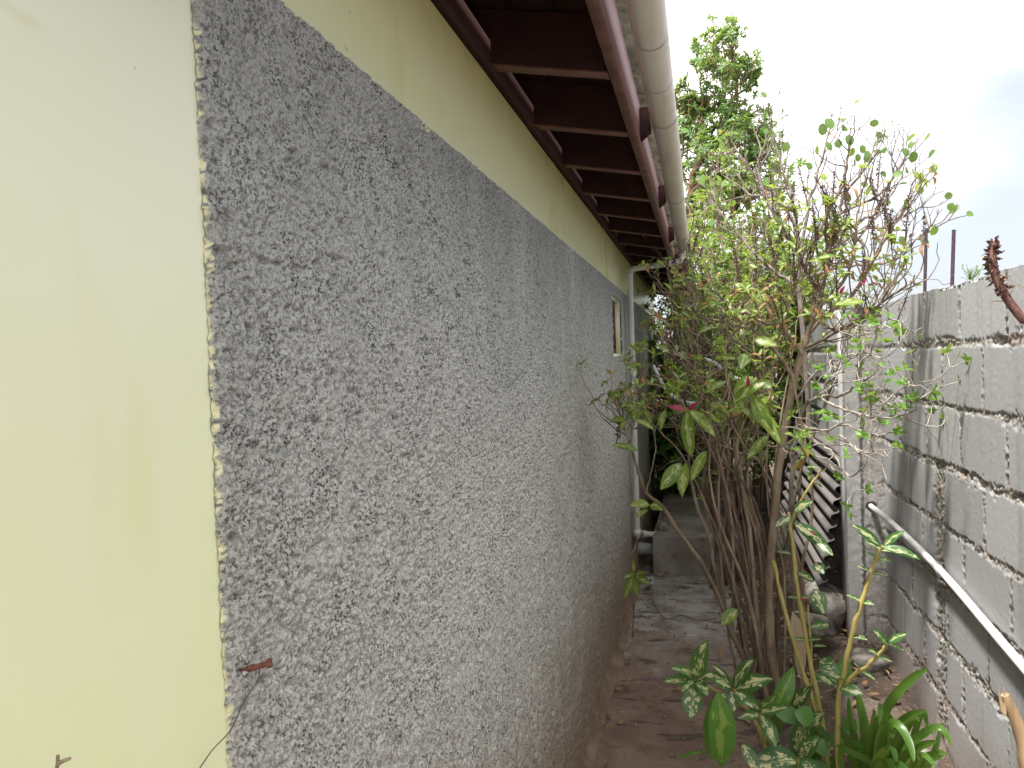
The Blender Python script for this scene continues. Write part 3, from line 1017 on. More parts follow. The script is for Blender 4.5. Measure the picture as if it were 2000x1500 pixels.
# nail with wire on the roughcast
nl = MB()
pn = at(470, 1307, .64)
pn = np.array((WX-.012, .655, EYE-.319))
nl.tube([pn, pn+np.array((.020, .008, .0035)), pn+np.array((.034, .016, .006))], [.0036, .0034, .0032], 10)
e = pn+np.array((.034, .016, .006))
nl.tube([e-np.array((.001, .0005, 0)), e+np.array((.003, .0014, .0004))], [.0052, .0050], 10)
nail = nl.build('nail', M['rust'], smooth=False)
tag(nail, 'rusty bent nail driven into the roughcast near the cream corner strip', 'nail')
wr = MB()
wp = [pn+np.array((.026, .011, .006)), pn+np.array((.024, .010, -.010)), np.array((WX+.006, .648, EYE-.345)), np.array((WX+.008, .622, EYE-.362)), np.array((WX+.002, .595, EYE-.374)), np.array((WX+.004, .565, EYE-.392)), np.array((WX+.006, .54, EYE-.45))]
wr.tube(catmull(wp, 8), .0006, 5)
tag(wr.build('thin_wire', M['wire'], smooth=True), 'thin dark wire trailing from the nail across the cream paint', 'wire')
# wire lying over the path
b = MB()
wp = [at(1272, 1150, 4.7), at(1278, 1180, 4.5), at(1300, 1202, 4.25), at(1330, 1195, 4.32), at(1365, 1200, 4.25), at(1400, 1196, 4.3)]
for p in wp[1:]: p[2] = .028
b.tube(catmull(wp, 8), .0022, 5)
tag(b.build('path_wire', M['wire'], smooth=True), 'dark wire looping over the cracked grey part of the path', 'wire')

# ------------------------------------------------------------------ plants
_T = {}


def leaf_template(seg, shape):
    if (seg, shape) not in _T:
        s = np.linspace(0, 1, seg+1)
        if shape == 'round': wd = np.sqrt(np.clip(1-(2*s-1)**2, 0, 1))
        elif shape == 'strap': wd = np.clip(1-s**3, 0, 1)*(.55+.45*np.minimum(1, s*6))
        else: wd = np.sin(math.pi*np.clip(s, 0, 1)**.85)**.85
        wd[-1] = 0.0
        if shape != 'strap': wd[0] = .06
        idx = np.arange((seg+1)*3).reshape(seg+1, 3)
        q = np.concatenate([np.stack([idx[:-1, k], idx[:-1, k+1], idx[1:, k+1], idx[1:, k]], -1) for k in (0, 1)])
        uv = np.stack([np.tile([0., .5, 1.], seg+1), np.repeat(s, 3)], -1)
        _T[(seg, shape)] = (s, wd, q, uv)
    return _T[(seg, shape)]


def leaf(mb, p, d, up, L, W, seg=4, curl=.3, fold=.25, shape='oval', rn=None, wave=0.0):
    s, wd, q, uv = leaf_template(seg, shape)
    d = unit(d)
    x = np.cross(d, up)
    if np.linalg.norm(x) < 1e-3: x = np.cross(d, (1, .3, .1))
    x = unit(x)
    z = np.cross(x, d)
    th = curl*s
    fy = np.concatenate([[0], np.cumsum(np.cos(th[1:]))])/len(s[1:])*L
    fz = -np.concatenate([[0], np.cumsum(np.sin(th[1:]))])/len(s[1:])*L
    mid = np.asarray(p)[None]+fy[:, None]*d+fz[:, None]*z
    hw = (wd*W*.5)[:, None]
    wv = wave*W*np.sin(s*9+rng.uniform(0, 6))[:, None]
    nz = (np.cos(th)[:, None]*z+np.sin(th)[:, None]*d)
    lft = mid-hw*x*math.cos(fold)+hw*nz*math.sin(fold)+wv*nz
    rgt = mid+hw*x*math.cos(fold)+hw*nz*math.sin(fold)-wv*nz
    v = np.stack([lft, mid, rgt], 1).reshape(-1, 3)
    mb.add(v, q, uv, rng.random() if rn is None else rn)


UP = np.array((0, 0, 1.0))


def polyline(mb, pts, r0, r1, sides=6, n=5, jit=.0):
    c = catmull(pts, n)
    if jit: c[1:-1] += nrg.normal(0, jit, (len(c)-2, 3))
    mb.tube(c, np.linspace(r0, r1, len(c))*(1+.10*nrg.normal(0, 1, len(c))*(r0 < .03)), sides, rn=nrg.rand(), cap=False)
    return c


def fork(mb, p, d, L, r, depth, tips, spread=.6, up=.25, shrink=.72, kids=(2, 3), sides=4, wob=.12, nodes=None):
    """a branch that bends upward and divides again and again; tips collect (point, direction)"""
    d = unit(d)
    n = 4
    pts = [np.array(p)]
    cur = d
    for i in range(n):
        cur = unit(cur+rvec(wob)+UP*up*.25)
        pts.append(pts[-1]+cur*L/n)
    mb.tube(pts, np.linspace(r, r*.72, n+1), sides, rn=nrg.rand(), cap=False)
    if nodes is not None: nodes += [(pts[2], cur), (pts[3], cur)]
    if depth == 0:
        tips.append((pts[-1], cur))
        return
    k = rng.randint(*kids)
    ph = rng.uniform(0, 6.28)
    a = unit(np.cross(cur, rvec()))
    bb = np.cross(cur, a)
    for i in range(k):
        an = ph+i*2*math.pi/k+rng.uniform(-.4, .4)
        sp = spread*rng.uniform(.6, 1.2)
        nd = cur*math.cos(sp)+(a*math.cos(an)+bb*math.sin(an))*math.sin(sp)
        fork(mb, pts[-1], nd+UP*up*.4, L*shrink*rng.uniform(.75, 1.2), r*.70, depth-1, tips, spread, up, shrink, kids, sides, wob, nodes)


def rosette(mb, p, d, n, L, W, seg=4, curl=.5, fold=.2, tilt=1.0, shape='oval', **kw):
    d = unit(d)
    a = unit(np.cross(d, rvec()))
    bb = np.cross(d, a)
    ph = rng.uniform(0, 6.28)
    for i in range(n):
        an = ph+i*2.4
        t = tilt*rng.uniform(.75, 1.2)
        ld = d*math.cos(t)+(a*math.cos(an)+bb*math.sin(an))*math.sin(t)
        s = rng.uniform(.65, 1.1)
        leaf(mb, p, ld, d+UP*.3, L*s, W*s, seg, curl*rng.uniform(.4, 1.5), fold, shape, **kw)


def spike(mb, p, d, L, r=.011, n=60):
    """dried flower spike: a stalk crowded with small curled bracts"""
    d = unit(d)
    bend = unit(d+rvec(.12))
    pts = [p+d*L*t+bend*L*.12*t*t for t in np.linspace(0, 1, 6)]
    mb.tube(pts, np.linspace(.0026, .0016, 6), 5, cap=False)
    a = unit(np.cross(d, rvec()))
    bb = np.cross(d, a)
    for i in range(n):
        t = .2+.8*rng.random()**.8
        an = rng.uniform(0, 6.28)
        o = a*math.cos(an)+bb*math.sin(an)
        pp = p+d*L*t+bend*L*.12*t*t+o*rng.uniform(0, .004)
        leaf(mb, pp, o+d*rng.uniform(-.3, .9), d+rvec(.5), r*rng.uniform(.6, 1.5)*(1.15-.4*t), r*rng.uniform(.45, .8), 2, rng.uniform(-.8, 1.1), .5)


def spike_part(t, *a, **k):
    b = MB()
    spike(b, *a, **k)
    b.build('flower_spike', M['spike'], t)


# --- main variegated shrub -------------------------------------------------
cs = thing('caricature_shrub', 'tall many stemmed shrub with cream splashed leaves and dried dark flower spikes, beside the path', 'shrub', (.27, 3.4, .02))
st, lv, sp_, mg, bl = MB(), MB(), MB(), MB(), MB()
Y0 = 3.15
def px(pts, y0=None, y1=None):
    y0 = Y0 if y0 is None else y0
    y1 = y0 if y1 is None else y1
    n = len(pts)
    return [at(a, b_, y0+(y1-y0)*i/(n-1)) for i, (a, b_) in enumerate(pts)]
ends = []
def stem(pts, r0, r1, y0=None, y1=None, end=True, jit=.0015):
    P_ = px(pts, y0, y1)
    c = polyline(st, P_, r0, r1, 7, 5, jit)
    if end: ends.append((c[-1], unit(c[-1]-c[-3]), r1))
    for i in range(2, len(c)-2):
        if c[i][2] > 1.2 and r0 < .015 and rng.random() < .42: ends.append((c[i], unit(c[i+1]-c[i])+rvec(.7)+UP*.3, r1*.8))
    return c
main = [
 ([(1540, 1395), (1510, 1300), (1503, 1150), (1515, 980), (1528, 870), (1545, 775), (1563, 700), (1578, 655)], .020, .0135, 3.2, 3.1, False),
 ([(1578, 655), (1592, 610), (1600, 570), (1612, 545), (1618, 500), (1612, 470)], .0095, .005, 3.1, 3.0, True),
 ([(1580, 650), (1620, 610), (1662, 580), (1700, 520), (1728, 470), (1745, 440)], .009, .0045, 3.1, 2.9, True),
 ([(1572, 680), (1620, 655), (1680, 620), (1730, 585), (1768, 560)], .0075, .004, 3.1, 2.85, True),
 ([(1600, 570), (1575, 530), (1560, 490), (1535, 460)], .0075, .004, 3.08, 3.0, True),
 ([(1566, 690), (1545, 665), (1528, 640), (1490, 628), (1450, 605), (1420, 590)], .0095, .004, 3.1, 2.95, True),
 ([(1528, 640), (1535, 610), (1552, 560), (1548, 520)], .007, .004, 3.1, 3.1, True),
 ([(1548, 735), (1525, 700), (1495, 665), (1465, 640), (1440, 645), (1418, 672), (1420, 715)], .008, .004, 3.08, 2.9, True),
 ([(1600, 600), (1640, 560), (1665, 510), (1672, 450)], .007, .004, 3.08, 3.0, True),
 ([(1610, 640), (1660, 640), (1700, 610), (1712, 575)], .006, .0035, 3.05, 2.9, True),
 ([(1545, 1390), (1500, 1330), (1478, 1200), (1470, 1080), (1452, 960), (1440, 870), (1462, 800), (1480, 740)], .013, .005, 3.25, 3.2, True),
 ([(1525, 1340), (1520, 1200), (1540, 1050), (1560, 930), (1600, 820), (1630, 740)], .011, .005, 3.2, 3.3, True),
 ([(1490, 1360), (1440, 1260), (1405, 1170), (1370, 1100), (1320, 1030), (1290, 985), (1262, 965), (1250, 930), (1238, 890), (1228, 862)], .0125, .0055, 3.3, 2.9, False),
 ([(1228, 862), (1218, 838), (1208, 828)], .004, .003, 2.9, 2.9, True),
 ([(1230, 868), (1240, 820), (1252, 785), (1256, 765)], .0036, .0025, 2.9, 2.9, False),
 ([(1262, 965), (1272, 920), (1280, 880), (1278, 850)], .003, .002, 3.0, 2.95, True),
 ([(1415, 1190), (1395, 1110), (1385, 1050), (1365, 1000), (1350, 940), (1345, 880), (1355, 820)], .009, .004, 3.25, 3.0, True),
 ([(1430, 1240), (1432, 1120), (1428, 1010), (1410, 920), (1395, 850), (1375, 790)], .009, .004, 3.3, 3.1, True),
 ([(1480, 1300), (1450, 1180), (1400, 1060), (1372, 960), (1390, 870)], .008, .004, 3.35, 3.3, True),
 ([(1510, 1250), (1500, 1100), (1480, 1000), (1450, 940), (1380, 870), (1345, 800), (1325, 750), (1312, 690)], .0095, .003, 3.3, 3.1, True),
 ([(1470, 900), (1430, 830), (1390, 770), (1355, 720), (1335, 700), (1315, 690)], .005, .0025, 3.2, 2.9, True),
 ([(1470, 690), (1400, 640), (1365, 615), (1350, 600)], .004, .0022, 3.0, 2.8, True),
]
for a in main: stem(*a)
# thin basal canes
for i in range(14):
    bx0 = rng.uniform(1440, 1570)
    tx = bx0+rng.gauss(-10, 95)
    ty = rng.uniform(640, 900)
    yb, yt = rng.uniform(3.1, 3.55), rng.uniform(2.95, 3.5)
    m1 = (bx0+(tx-bx0)*.25+rng.uniform(-30, 30), 1130+rng.uniform(-40, 40))
    m2 = (bx0+(tx-bx0)*.6+rng.uniform(-40, 40), 950+rng.uniform(-40, 40))
    stem([(bx0, 1370), m1, m2, (tx, ty)], rng.uniform(.006, .0105), .003, yb, yt)
tips = []
for p, d, r in ends:
    for k in range(rng.randint(1, 3)):
        fork(st, p, d+rvec(.35)+UP*.2, rng.uniform(.07, .13), min(r, .0035), rng.choice([1, 1, 2]), tips, .5, .3, .75, (1, 2), 4, .15)
nsp = 0
rng.shuffle(tips)
for p, d in tips:
    q_ = rng.random()
    if p[2] > 1.35:
        if q_ < .40 and p[0] > -.18:
            nsp += 1
            if nsp < 68: spike_part(cs, p, UP+rvec(.25), rng.uniform(.08, .17), .010)
        if q_ > (.55 if p[0] > .55 else .12): rosette(lv, p, d, rng.randint(3, 5), rng.uniform(.03, .055), .019, 4, .7, .35, .9)
        if q_ > .93: rosette(mg, p, d, 2, .022, .008, 3, .5, .3, .6)
        if q_ < .22: rosette(bl, p, d, 2, .045, .018, 3, 1.2, .5, 1.4)
    else:
        if q_ > .1: rosette(lv, p, d, rng.randint(2, 4), rng.uniform(.06, .105), .038, 5, .8, .25, 1.1)
        if q_ < .15 and p[0] > -.1: rosette(bl, p, d, 2, .05, .018, 3, 1.4, .5, 1.6)
# named spikes in plain view
for a, b_, y, L in [(1655, 440, 2.95, .16), (1708, 505, 2.9, .13), (1742, 490, 2.9, .13), (1768, 470, 2.85, .14), (1728, 440, 3.0, .12), (1256, 800, 2.9, .14), (1203, 868, 2.9, .10), (1478, 535, 3.0, .20),
                    (1530, 505, 3.1, .17), (1562, 470, 3.05, .16), (1598, 505, 3.0, .18), (1445, 590, 3.0, .18), (1375, 600, 2.9, .14), (1505, 590, 3.1, .18), (1625, 520, 3.0, .16)]:
    spike_part(cs, at(a, b_, y), UP+rvec(.10), L*1.05, .0125, 80)
# big leaves in plain view: tip and base pixels, depth, width
for (ax, ay, tx, ty, y, W) in [(1345, 800, 1392, 855, 2.85, .055), (1345, 800, 1340, 890, 2.85, .06), (1330, 905, 1302, 960, 2.8, .07), (1340, 905, 1330, 968, 2.8, .055), (1300, 800, 1288, 838, 2.9, .05),
                               (1470, 735, 1440, 770, 2.95, .06), (1480, 745, 1500, 760, 2.95, .05), (1470, 770, 1495, 850, 2.9, .07), (1430, 790, 1490, 750, 2.9, .07), (1455, 690, 1450, 720, 2.9, .05),
                               (1470, 662, 1510, 682, 2.9, .045), (1395, 700, 1432, 705, 2.9, .04), (1620, 512, 1585, 512, 2.9, .035), (1590, 508, 1638, 503, 2.9, .04), (1536, 470, 1552, 485, 2.9, .025),
                               (1245, 880, 1200, 875, 2.85, .045), (1268, 985, 1235, 992, 2.9, .05), (1270, 985, 1290, 1000, 2.9, .05), (1265, 995, 1245, 1012, 2.9, .04), (1480, 800, 1520, 870, 2.9, .055),
                               (1380, 880, 1355, 940, 2.9, .05), (1310, 690, 1285, 678, 2.9, .04), (1345, 745, 1300, 770, 2.9, .06), (1440, 1190, 1415, 1225, 2.9, .06), (1690, 590, 1640, 600, 2.85, .035),
                               (1420, 745, 1380, 770, 2.9, .05), (1500, 850, 1470, 900, 3.0, .05), (1400, 640, 1370, 650, 2.9, .06)]:
    p0, p1 = at(ax, ay, y), at(tx, ty, y-.05)
    L = np.linalg.norm(p1-p0)
    leaf(lv, p0, p1-p0+UP*.3*L, np.array((rng.uniform(-.7, .7), -.75, .75)), L*1.05, max(W*.85, L*.34), 7, .55, .22, rn=rng.uniform(0, .88), wave=.03)
for a, b_, tx, ty in [(1340, 802, 1308, 790), (1345, 802, 1358, 786), (1460, 755, 1462, 738), (1450, 618, 1452, 603), (1680, 558, 1690, 545), (1640, 575, 1648, 560)]:
    p0, p1 = at(a, b_, 2.85), at(tx, ty, 2.83)
    L = np.linalg.norm(p1-p0)
    leaf(mg, p0, p1-p0, np.array((.1, -.8, .5)), L*1.1, L*.38, 5, .5, .35)
for a, b_, tx, ty in [(1555, 655, 1545, 690), (1612, 540, 1618, 520), (1500, 600, 1512, 620), (1430, 590, 1420, 605), (1490, 575, 1515, 590)]:
    p0, p1 = at(a, b_, 2.95), at(tx, ty, 2.93)
    leaf(bl, p0, p1-p0, np.array((.3, -.8, .3)), np.linalg.norm(p1-p0)*1.2, .02, 4, 1.0, .7)
st.build('stems', M['bark'], cs, smooth=True)
lv.build('leaves', M['variegated_lime'], cs, smooth=True)
mg.build('young_leaves', M['magenta'], cs, smooth=True)
bl.build('withered_leaves', M['brownleaf'], cs, smooth=True)

# --- grey twig shrub reaching along the wall -------------------------------
gs = thing('grey_twig_shrub', 'pale grey bare twig shrub with small bright green tufts, in front of the block wall', 'shrub', (.45, 3.4, .1))
tw, tl = MB(), MB()
gends = []
for pts, r0, r1, y0, y1 in [
    ([(1560, 1180), (1545, 1000), (1550, 880), (1570, 800), (1600, 775), (1640, 772), (1672, 755), (1700, 735)], .011, .005, 3.45, 2.85),
    ([(1600, 775), (1640, 795), (1690, 812), (1740, 815), (1790, 800)], .006, .003, 3.1, 2.65),
    ([(1672, 760), (1678, 715), (1700, 690), (1712, 655)], .004, .0022, 2.95, 2.75),
    ([(1690, 765), (1725, 785), (1770, 795), (1800, 770)], .005, .0022, 2.9, 2.6),
    ([(1560, 830), (1610, 840), (1650, 830), (1690, 845), (1720, 850)], .005, .0022, 3.1, 2.7),
    ([(1640, 850), (1665, 870), (1690, 885)], .004, .002, 2.9, 2.7),
    ([(1550, 900), (1590, 870), (1620, 880), (1660, 930), (1690, 905)], .005, .0022, 3.2, 2.8),
    ([(1555, 780), (1600, 720), (1640, 700), (1680, 690), (1720, 700)], .005, .0022, 3.1, 2.8),
    ([(1530, 1000), (1480, 900), (1430, 880), (1410, 850), (1430, 815)], .006, .0025, 3.5, 3.3),
    ([(1530, 880), (1490, 830), (1450, 800), (1420, 790), (1390, 800)], .005, .0022, 3.4, 3.3),
    ([(1600, 775), (1620, 740), (1650, 720), (1655, 690)], .004, .002, 3.0, 2.9),
    ([(1720, 790), (1760, 760), (1775, 745)], .003, .002, 2.75, 2.6),
    ([(1560, 690), (1610, 670), (1660, 660), (1720, 640), (1735, 610)], .004, .002, 3.2, 2.75)]:
    c = polyline(tw, px(pts, y0, y1), r0, r1, 6, 5, .003)
    gends.append((c[-1], unit(c[-1]-c[-3])))
    for k in range(3):
        i = rng.randint(len(c)//3, len(c)-2)
        gends.append((c[i], unit(c[i+1]-c[i]+rvec(.8))))
gt = []
for p, d in gends:
    fork(tw, p, d+rvec(.3), rng.uniform(.06, .12), .0028, rng.choice([1, 2, 2]), gt, .7, .2, .75, (1, 3), 4, .2)
for p, d in gt:
    if rng.random() < .62: rosette(tl, p, d+UP*.4, rng.randint(3, 6), rng.uniform(.022, .042), .017, 3, .5, .3, .9)
for a, b_, y in [(1752, 725, 2.75), (1765, 800, 2.65), (1785, 780, 2.62), (1635, 820, 2.8), (1620, 860, 2.8), (1560, 880, 2.9), (1600, 810, 2.85), (1745, 640, 2.8), (1730, 670, 2.8), (1575, 850, 2.9)]:
    rosette(tl, at(a, b_, y), UP+rvec(.2), 7, .045, .02, 3, .5, .3, 1.0)
tw.build('stems', M['twig'], gs, smooth=True)
tl.build('leaves', M['tufts'], gs, smooth=True)

# --- round leaved twig shrub against the sky --------------------------------
rs = thing('round_leaf_shrub', 'sparse forked shrub with a few round leaves at bare twig ends, against the white sky', 'shrub', (.7, 5.0, .1))
tw, tl, tb = MB(), MB(), MB()
base = np.array((.62, 5.05, .1))
hub = at(1560, 560, 5.0)
polyline(tw, [base, (base+hub)/2+np.array((.05, 0, 0)), hub], .022, .015, 8, 6, .004)
rt = []
nodes = []
for pts, y1 in [([(1560, 560), (1585, 480), (1640, 420), (1700, 390), (1740, 355), (1768, 310)], 4.9), ([(1560, 560), (1560, 470), (1530, 400), (1470, 340), (1435, 285)], 5.2), ([(1560, 500), (1580, 400), (1600, 330), (1622, 250)], 5.1),
                ([(1585, 480), (1640, 370), (1655, 310), (1660, 275)], 4.9), ([(1560, 470), (1545, 380), (1525, 320), (1515, 280)], 5.2), ([(1600, 460), (1690, 430), (1720, 395), (1745, 330)], 4.8), ([(1640, 420), (1650, 380), (1690, 330), (1712, 300)], 4.9),
                ([(1580, 540), (1660, 520), (1740, 510), (1790, 470), (1820, 440)], 4.7), ([(1560, 560), (1500, 520), (1450, 470), (1410, 420), (1390, 370)], 5.2), ([(1560, 560), (1620, 500), (1680, 450), (1740, 440), (1770, 400)], 4.8),
                ([(1530, 400), (1490, 380), (1460, 380), (1440, 340)], 5.2), ([(1570, 520), (1530, 450), (1500, 400), (1480, 330), (1490, 290)], 5.1)]:
    c = polyline(tw, px(pts, 5.0, y1), .012, .0055, 6, 5, .006)
    n = len(c)
    for i in range(n//4, n-1, 2):
        fork(tw, c[i], unit(c[i+1]-c[i])+rvec(.7)+UP*.3, rng.uniform(.10, .17), .0052, rng.choice([1, 2, 2]), rt, .62, .35, .72, (2, 2), 4, .12)
    fork(tw, c[-1], unit(c[-1]-c[-3]), rng.uniform(.06, .10), .004, 1, rt, .6, .4, .75, (2, 3), 4, .1)
for p, d in rt:
    q_ = rng.random()
    if q_ < .20: leaf(tl, p, d+rvec(.5), np.array((.2, -.7, .6))+rvec(.4), rng.uniform(.045, .075), rng.uniform(.035, .055), 5, .3, .15, 'round')
    elif q_ < .50: rosette(tl, p, d, 2, rng.uniform(.015, .028), .010, 2, .3, .3, .5)
for a, b_, y, L in [(1625, 252, 5.0, .085), (1605, 265, 5.0, .08), (1660, 285, 4.9, .075), (1685, 300, 4.9, .055), (1780, 318, 4.85, .07), (1772, 306, 4.85, .06), (1675, 316, 4.9, .05), (1820, 460, 4.6, .06), (1812, 480, 4.6, .06), (1765, 480, 4.6, .06)]:
    p = at(a, b_, y)
    leaf(tl, p, UP+rvec(.35), np.array((.3, -.9, .2)), L, L*.78, 6, .25, .12, 'round')
tw.build('stems', M['darktwig'], rs, smooth=True)
tl.build('leaves', M['round'], rs, smooth=True)

# --- tree beyond the eaves ----------------------------------------------------
tr = thing('tree', 'tall glossy leaved tree with reddish limbs rising behind the gutter', 'tree', (-.1, 8.6, 0))
tk, tl = MB(), MB()
TY = 8.6
polyline(tk, [np.array((-.25, 8.7, 0)), at(1350, 800, 8.7), at(1345, 560, TY), at(1350, 400, TY)], .09, .05, 9, 6, .01)
tt = []
limbs = [([(1350, 400), (1352, 350), (1370, 310), (1400, 280), (1425, 255)], .048), ([(1350, 380), (1385, 335), (1415, 310), (1440, 285)], .03), ([(1300, 170), (1325, 210), (1345, 235), (1362, 262), (1370, 300)], .03), ([(1400, 280), (1412, 220), (1420, 165), (1425, 125)], .02),
         ([(1370, 310), (1372, 240), (1372, 190), (1368, 140)], .02), ([(1420, 150), (1432, 120), (1435, 100)], .012), ([(1350, 380), (1330, 330), (1335, 280), (1335, 230)], .02), ([(1415, 210), (1440, 180), (1448, 150)], .012),
         ([(1352, 350), (1380, 375), (1420, 370), (1455, 355)], .02), ([(1440, 285), (1470, 270), (1480, 262)], .01), ([(1420, 370), (1455, 345), (1485, 318), (1495, 300)], .012), ([(1380, 375), (1430, 395), (1480, 380), (1505, 350)], .012), ([(1430, 310), (1460, 310), (1485, 290)], .01), ([(1345, 400), (1330, 440), (1345, 470), (1370, 480)], .02), ([(1345, 400), (1400, 430), (1440, 420), (1475, 400)], .02), ([(1420, 165), (1402, 100), (1395, 60)], .008)]
nodes = []
for pts, r in limbs:
    dd = rng.uniform(-.5, .5)
    c = polyline(tk, px(pts, TY, TY+dd), r, r*.45, 7, 5, .012)
    for i in range(3, len(c)-1, 2):
        if r >= .03 and pts[0][0] != 1300 and i < len(c)*.5: continue
        for _ in range(3): fork(tk, c[i], rvec(1)+UP*.4, rng.uniform(.09, .19), .007, 2, tt, .75, .3, .7, (2, 3), 4, .2, nodes)
    fork(tk, c[-1], unit(c[-1]-c[-3]), .08, .006, 1, tt, .6, .3, .7, (2, 3), 4, .15, nodes)
for p, d in tt:
    if rng.random() < .82: rosette(tl, p, d+UP*.2, rng.randint(5, 8), rng.uniform(.06, .095), .027, 3, .5, .3, 1.05)
for p, d in nodes:
    if rng.random() < .7: leaf(tl, p, d+rvec(.8), UP+rvec(.5), rng.uniform(.06, .09), .027, 3, .4, .3)
tk.build('trunk', M['treebark'], tr, smooth=True)
tl.build('crown', M['tree'], tr, smooth=True)


# --- hedge shrubs filling the far end of the passage -----------------------
def hedge(name, lab, base, targets, mat, leafL, seed, dens=1.0, bark='bark', spikes=0, cat='shrub'):
    rng.seed(seed)
    t = thing(name, lab, cat, base)
    tk, tl, sk = MB(), MB(), []
    tips, nodes = [], []
    for (a, b_, y) in targets:
        e = at(a, b_, y)
        b0 = np.array(base)+np.array((rng.uniform(-.12, .12), rng.uniform(-.12, .12), 0))
        mid = b0+(e-b0)*.5+np.array((rng.uniform(-.1, .1), rng.uniform(-.1, .1), .12))
        c = polyline(tk, [b0, mid, e], .014, .006, 6, 8, .008)
        n = len(c)
        for i in range(n//3, n, 1):
            fork(tk, c[i], rvec(1)+UP*.45, rng.uniform(.12, .22), .0045, 2, tips, .65, .3, .75, (2, 3), 4, .18, nodes)
    rng.shuffle(tips)
    for p, d in tips:
        if rng.random() < .9*dens: rosette(tl, p, d+UP*.3, rng.randint(4, 7), leafL*rng.uniform(.7, 1.2), leafL*.42, 3, .5, .3, 1.0)
        if rng.random() < spikes and len(sk) < 95:
            b_ = MB()
            spike(b_, p, UP+rvec(.2), rng.uniform(.10, .2), .014, 34)
            sk.append(b_)
    for p, d in nodes:
        if rng.random() < .55*dens: leaf(tl, p, d+rvec(.9), UP+rvec(.5), leafL*rng.uniform(.7, 1.1), leafL*.42, 3, .4, .3)
    tk.build('stems', M[bark], t, smooth=True)
    tl.build('leaves', M[mat], t, smooth=True)
    for b_ in sk: b_.build('flower_spike', M['spike'], t)


hedge('evergreen_shrub', 'deep green glossy shrub hugging the far corner of the house wall', (-.22, 7.4, .2),
      [(1310, 600, 7.2), (1300, 650, 7.0), (1330, 680, 7.0), (1310, 740, 6.9), (1340, 760, 6.9), (1320, 820, 6.8), (1350, 850, 6.8), (1330, 900, 6.8), (1290, 720, 6.9), (1295, 800, 6.8), (1292, 860, 6.8), (1300, 900, 6.8), (1300, 880, 6.9), (1320, 940, 6.85), (1370, 930, 6.9), (1400, 860, 6.9), (1370, 700, 7.2), (1360, 630, 7.2), (1390, 780, 7.0), (1340, 560, 7.3)], 'hedge_dark', .085, 5)
hedge('flowering_shrub', 'dense mid green shrub with many dried flower stalks, behind the main shrub', (.15, 5.9, .2),
      [(1360, 560, 5.8), (1400, 520, 5.8), (1440, 470, 5.7), (1380, 450, 6.0), (1430, 560, 5.6), (1480, 520, 5.6), (1500, 590, 5.5), (1420, 640, 5.6), (1370, 640, 5.7), (1470, 660, 5.5), (1340, 500, 6.2), (1400, 720, 5.5), (1350, 560, 5.5), (1345, 590, 5.3)], 'hedge', .055, 6, 1.0, 'bark', .16)
hedge('leafy_shrub', 'bright leafy shrub at the far side of the passage next to the block wall', (.55, 6.6, .2),
      [(1430, 340, 6.9), (1465, 380, 6.8), (1500, 420, 6.7), (1390, 360, 7.0), (1460, 420, 6.6), (1500, 460, 6.5), (1540, 520, 6.4), (1570, 580, 6.3), (1520, 620, 6.3), (1590, 640, 6.2), (1540, 700, 6.2), (1400, 400, 6.9), (1360, 430, 7.0), (1480, 740, 6.3), (1560, 760, 6.2), (1430, 800, 6.4), (1600, 560, 6.2), (1630, 540, 6.2), (1650, 600, 6.2), (1590, 490, 6.4), (1520, 400, 6.6), (1620, 700, 6.2)], 'hedge', .07, 8, 1.0, 'bark', .06)
hedge('spindly_shrub', 'spindly shrub with small leaves reaching under the eaves by the downpipe', (.14, 5.02, .02),
      [(1300, 450, 4.4), (1340, 440, 4.6), (1330, 570, 4.6), (1400, 560, 4.7), (1330, 650, 4.6), (1420, 620, 4.7)], 'hedge', .04, 9, .32, 'bark', .03)
rng.seed(77)

# --- trees beyond the passage, seen through the gaps ---------------------------
hedge('background_tree', 'broad green tree closing the view beyond the far shrubs', (.9, 11.0, 0),
      [(1330, 500, 10.5), (1380, 450, 10.8), (1440, 440, 11), (1500, 480, 11), (1550, 540, 11), (1600, 600, 11), (1420, 560, 10.6), (1350, 600, 10.6), (1480, 600, 10.8), (1560, 640, 10.8), (1400, 680, 10.5), (1500, 700, 10.6), (1340, 720, 10.4), (1420, 780, 10.4), (1330, 840, 10.3), (1480, 800, 10.5), (1560, 740, 10.6)], 'hedge_dark', .13, 12, 1.0, 'treebark', cat='tree')
rng.seed(78)

# --- yellow cane plant ---------------------------------------------------------
cn = thing('cane_plant', 'slender plant of yellow green canes with small cream edged leaves, nearest the camera', 'plant', (.33, 2.45, .03))
st, lv, mg = MB(), MB(), MB()
def cane(pts, r0, r1, y0, y1, leaves):
    P_ = px(pts, y0, y1)
    P_[0][2] = min(P_[0][2], .05) if pts[0][1] > 1450 else P_[0][2]
    c = polyline(st, P_, r0, r1, 7, 6, .0012)
    for i in leaves:
        j = int(i*(len(c)-1))
        d = unit(c[min(j+1, len(c)-1)]-c[max(j-1, 0)])
        s = unit(np.cross(d, (0.2, 1, .1)))
        for sg in (-1, 1):
            if rng.random() < .85:
                leaf(lv, c[j], s*sg+d*.4+np.array((0, -.5, .2)), UP+np.array((0, -.5, 0)), rng.uniform(.035, .06), rng.uniform(.016, .024), 4, .5, .25, rn=rng.random())
    return c
c1 = cane([(1618, 1560), (1605, 1440), (1575, 1330), (1540, 1220), (1510, 1095)], .0085, .006, 2.45, 2.55, [.45])
c2 = cane([(1622, 1560), (1610, 1430), (1590, 1330), (1560, 1170), (1546, 1050), (1540, 1000)], .0088, .005, 2.45, 2.5, [.5, .62, .75, .9])
c3 = cane([(1540, 1035), (1560, 985), (1600, 925), (1605, 915)], .0045, .003, 2.5, 2.4, [.95])
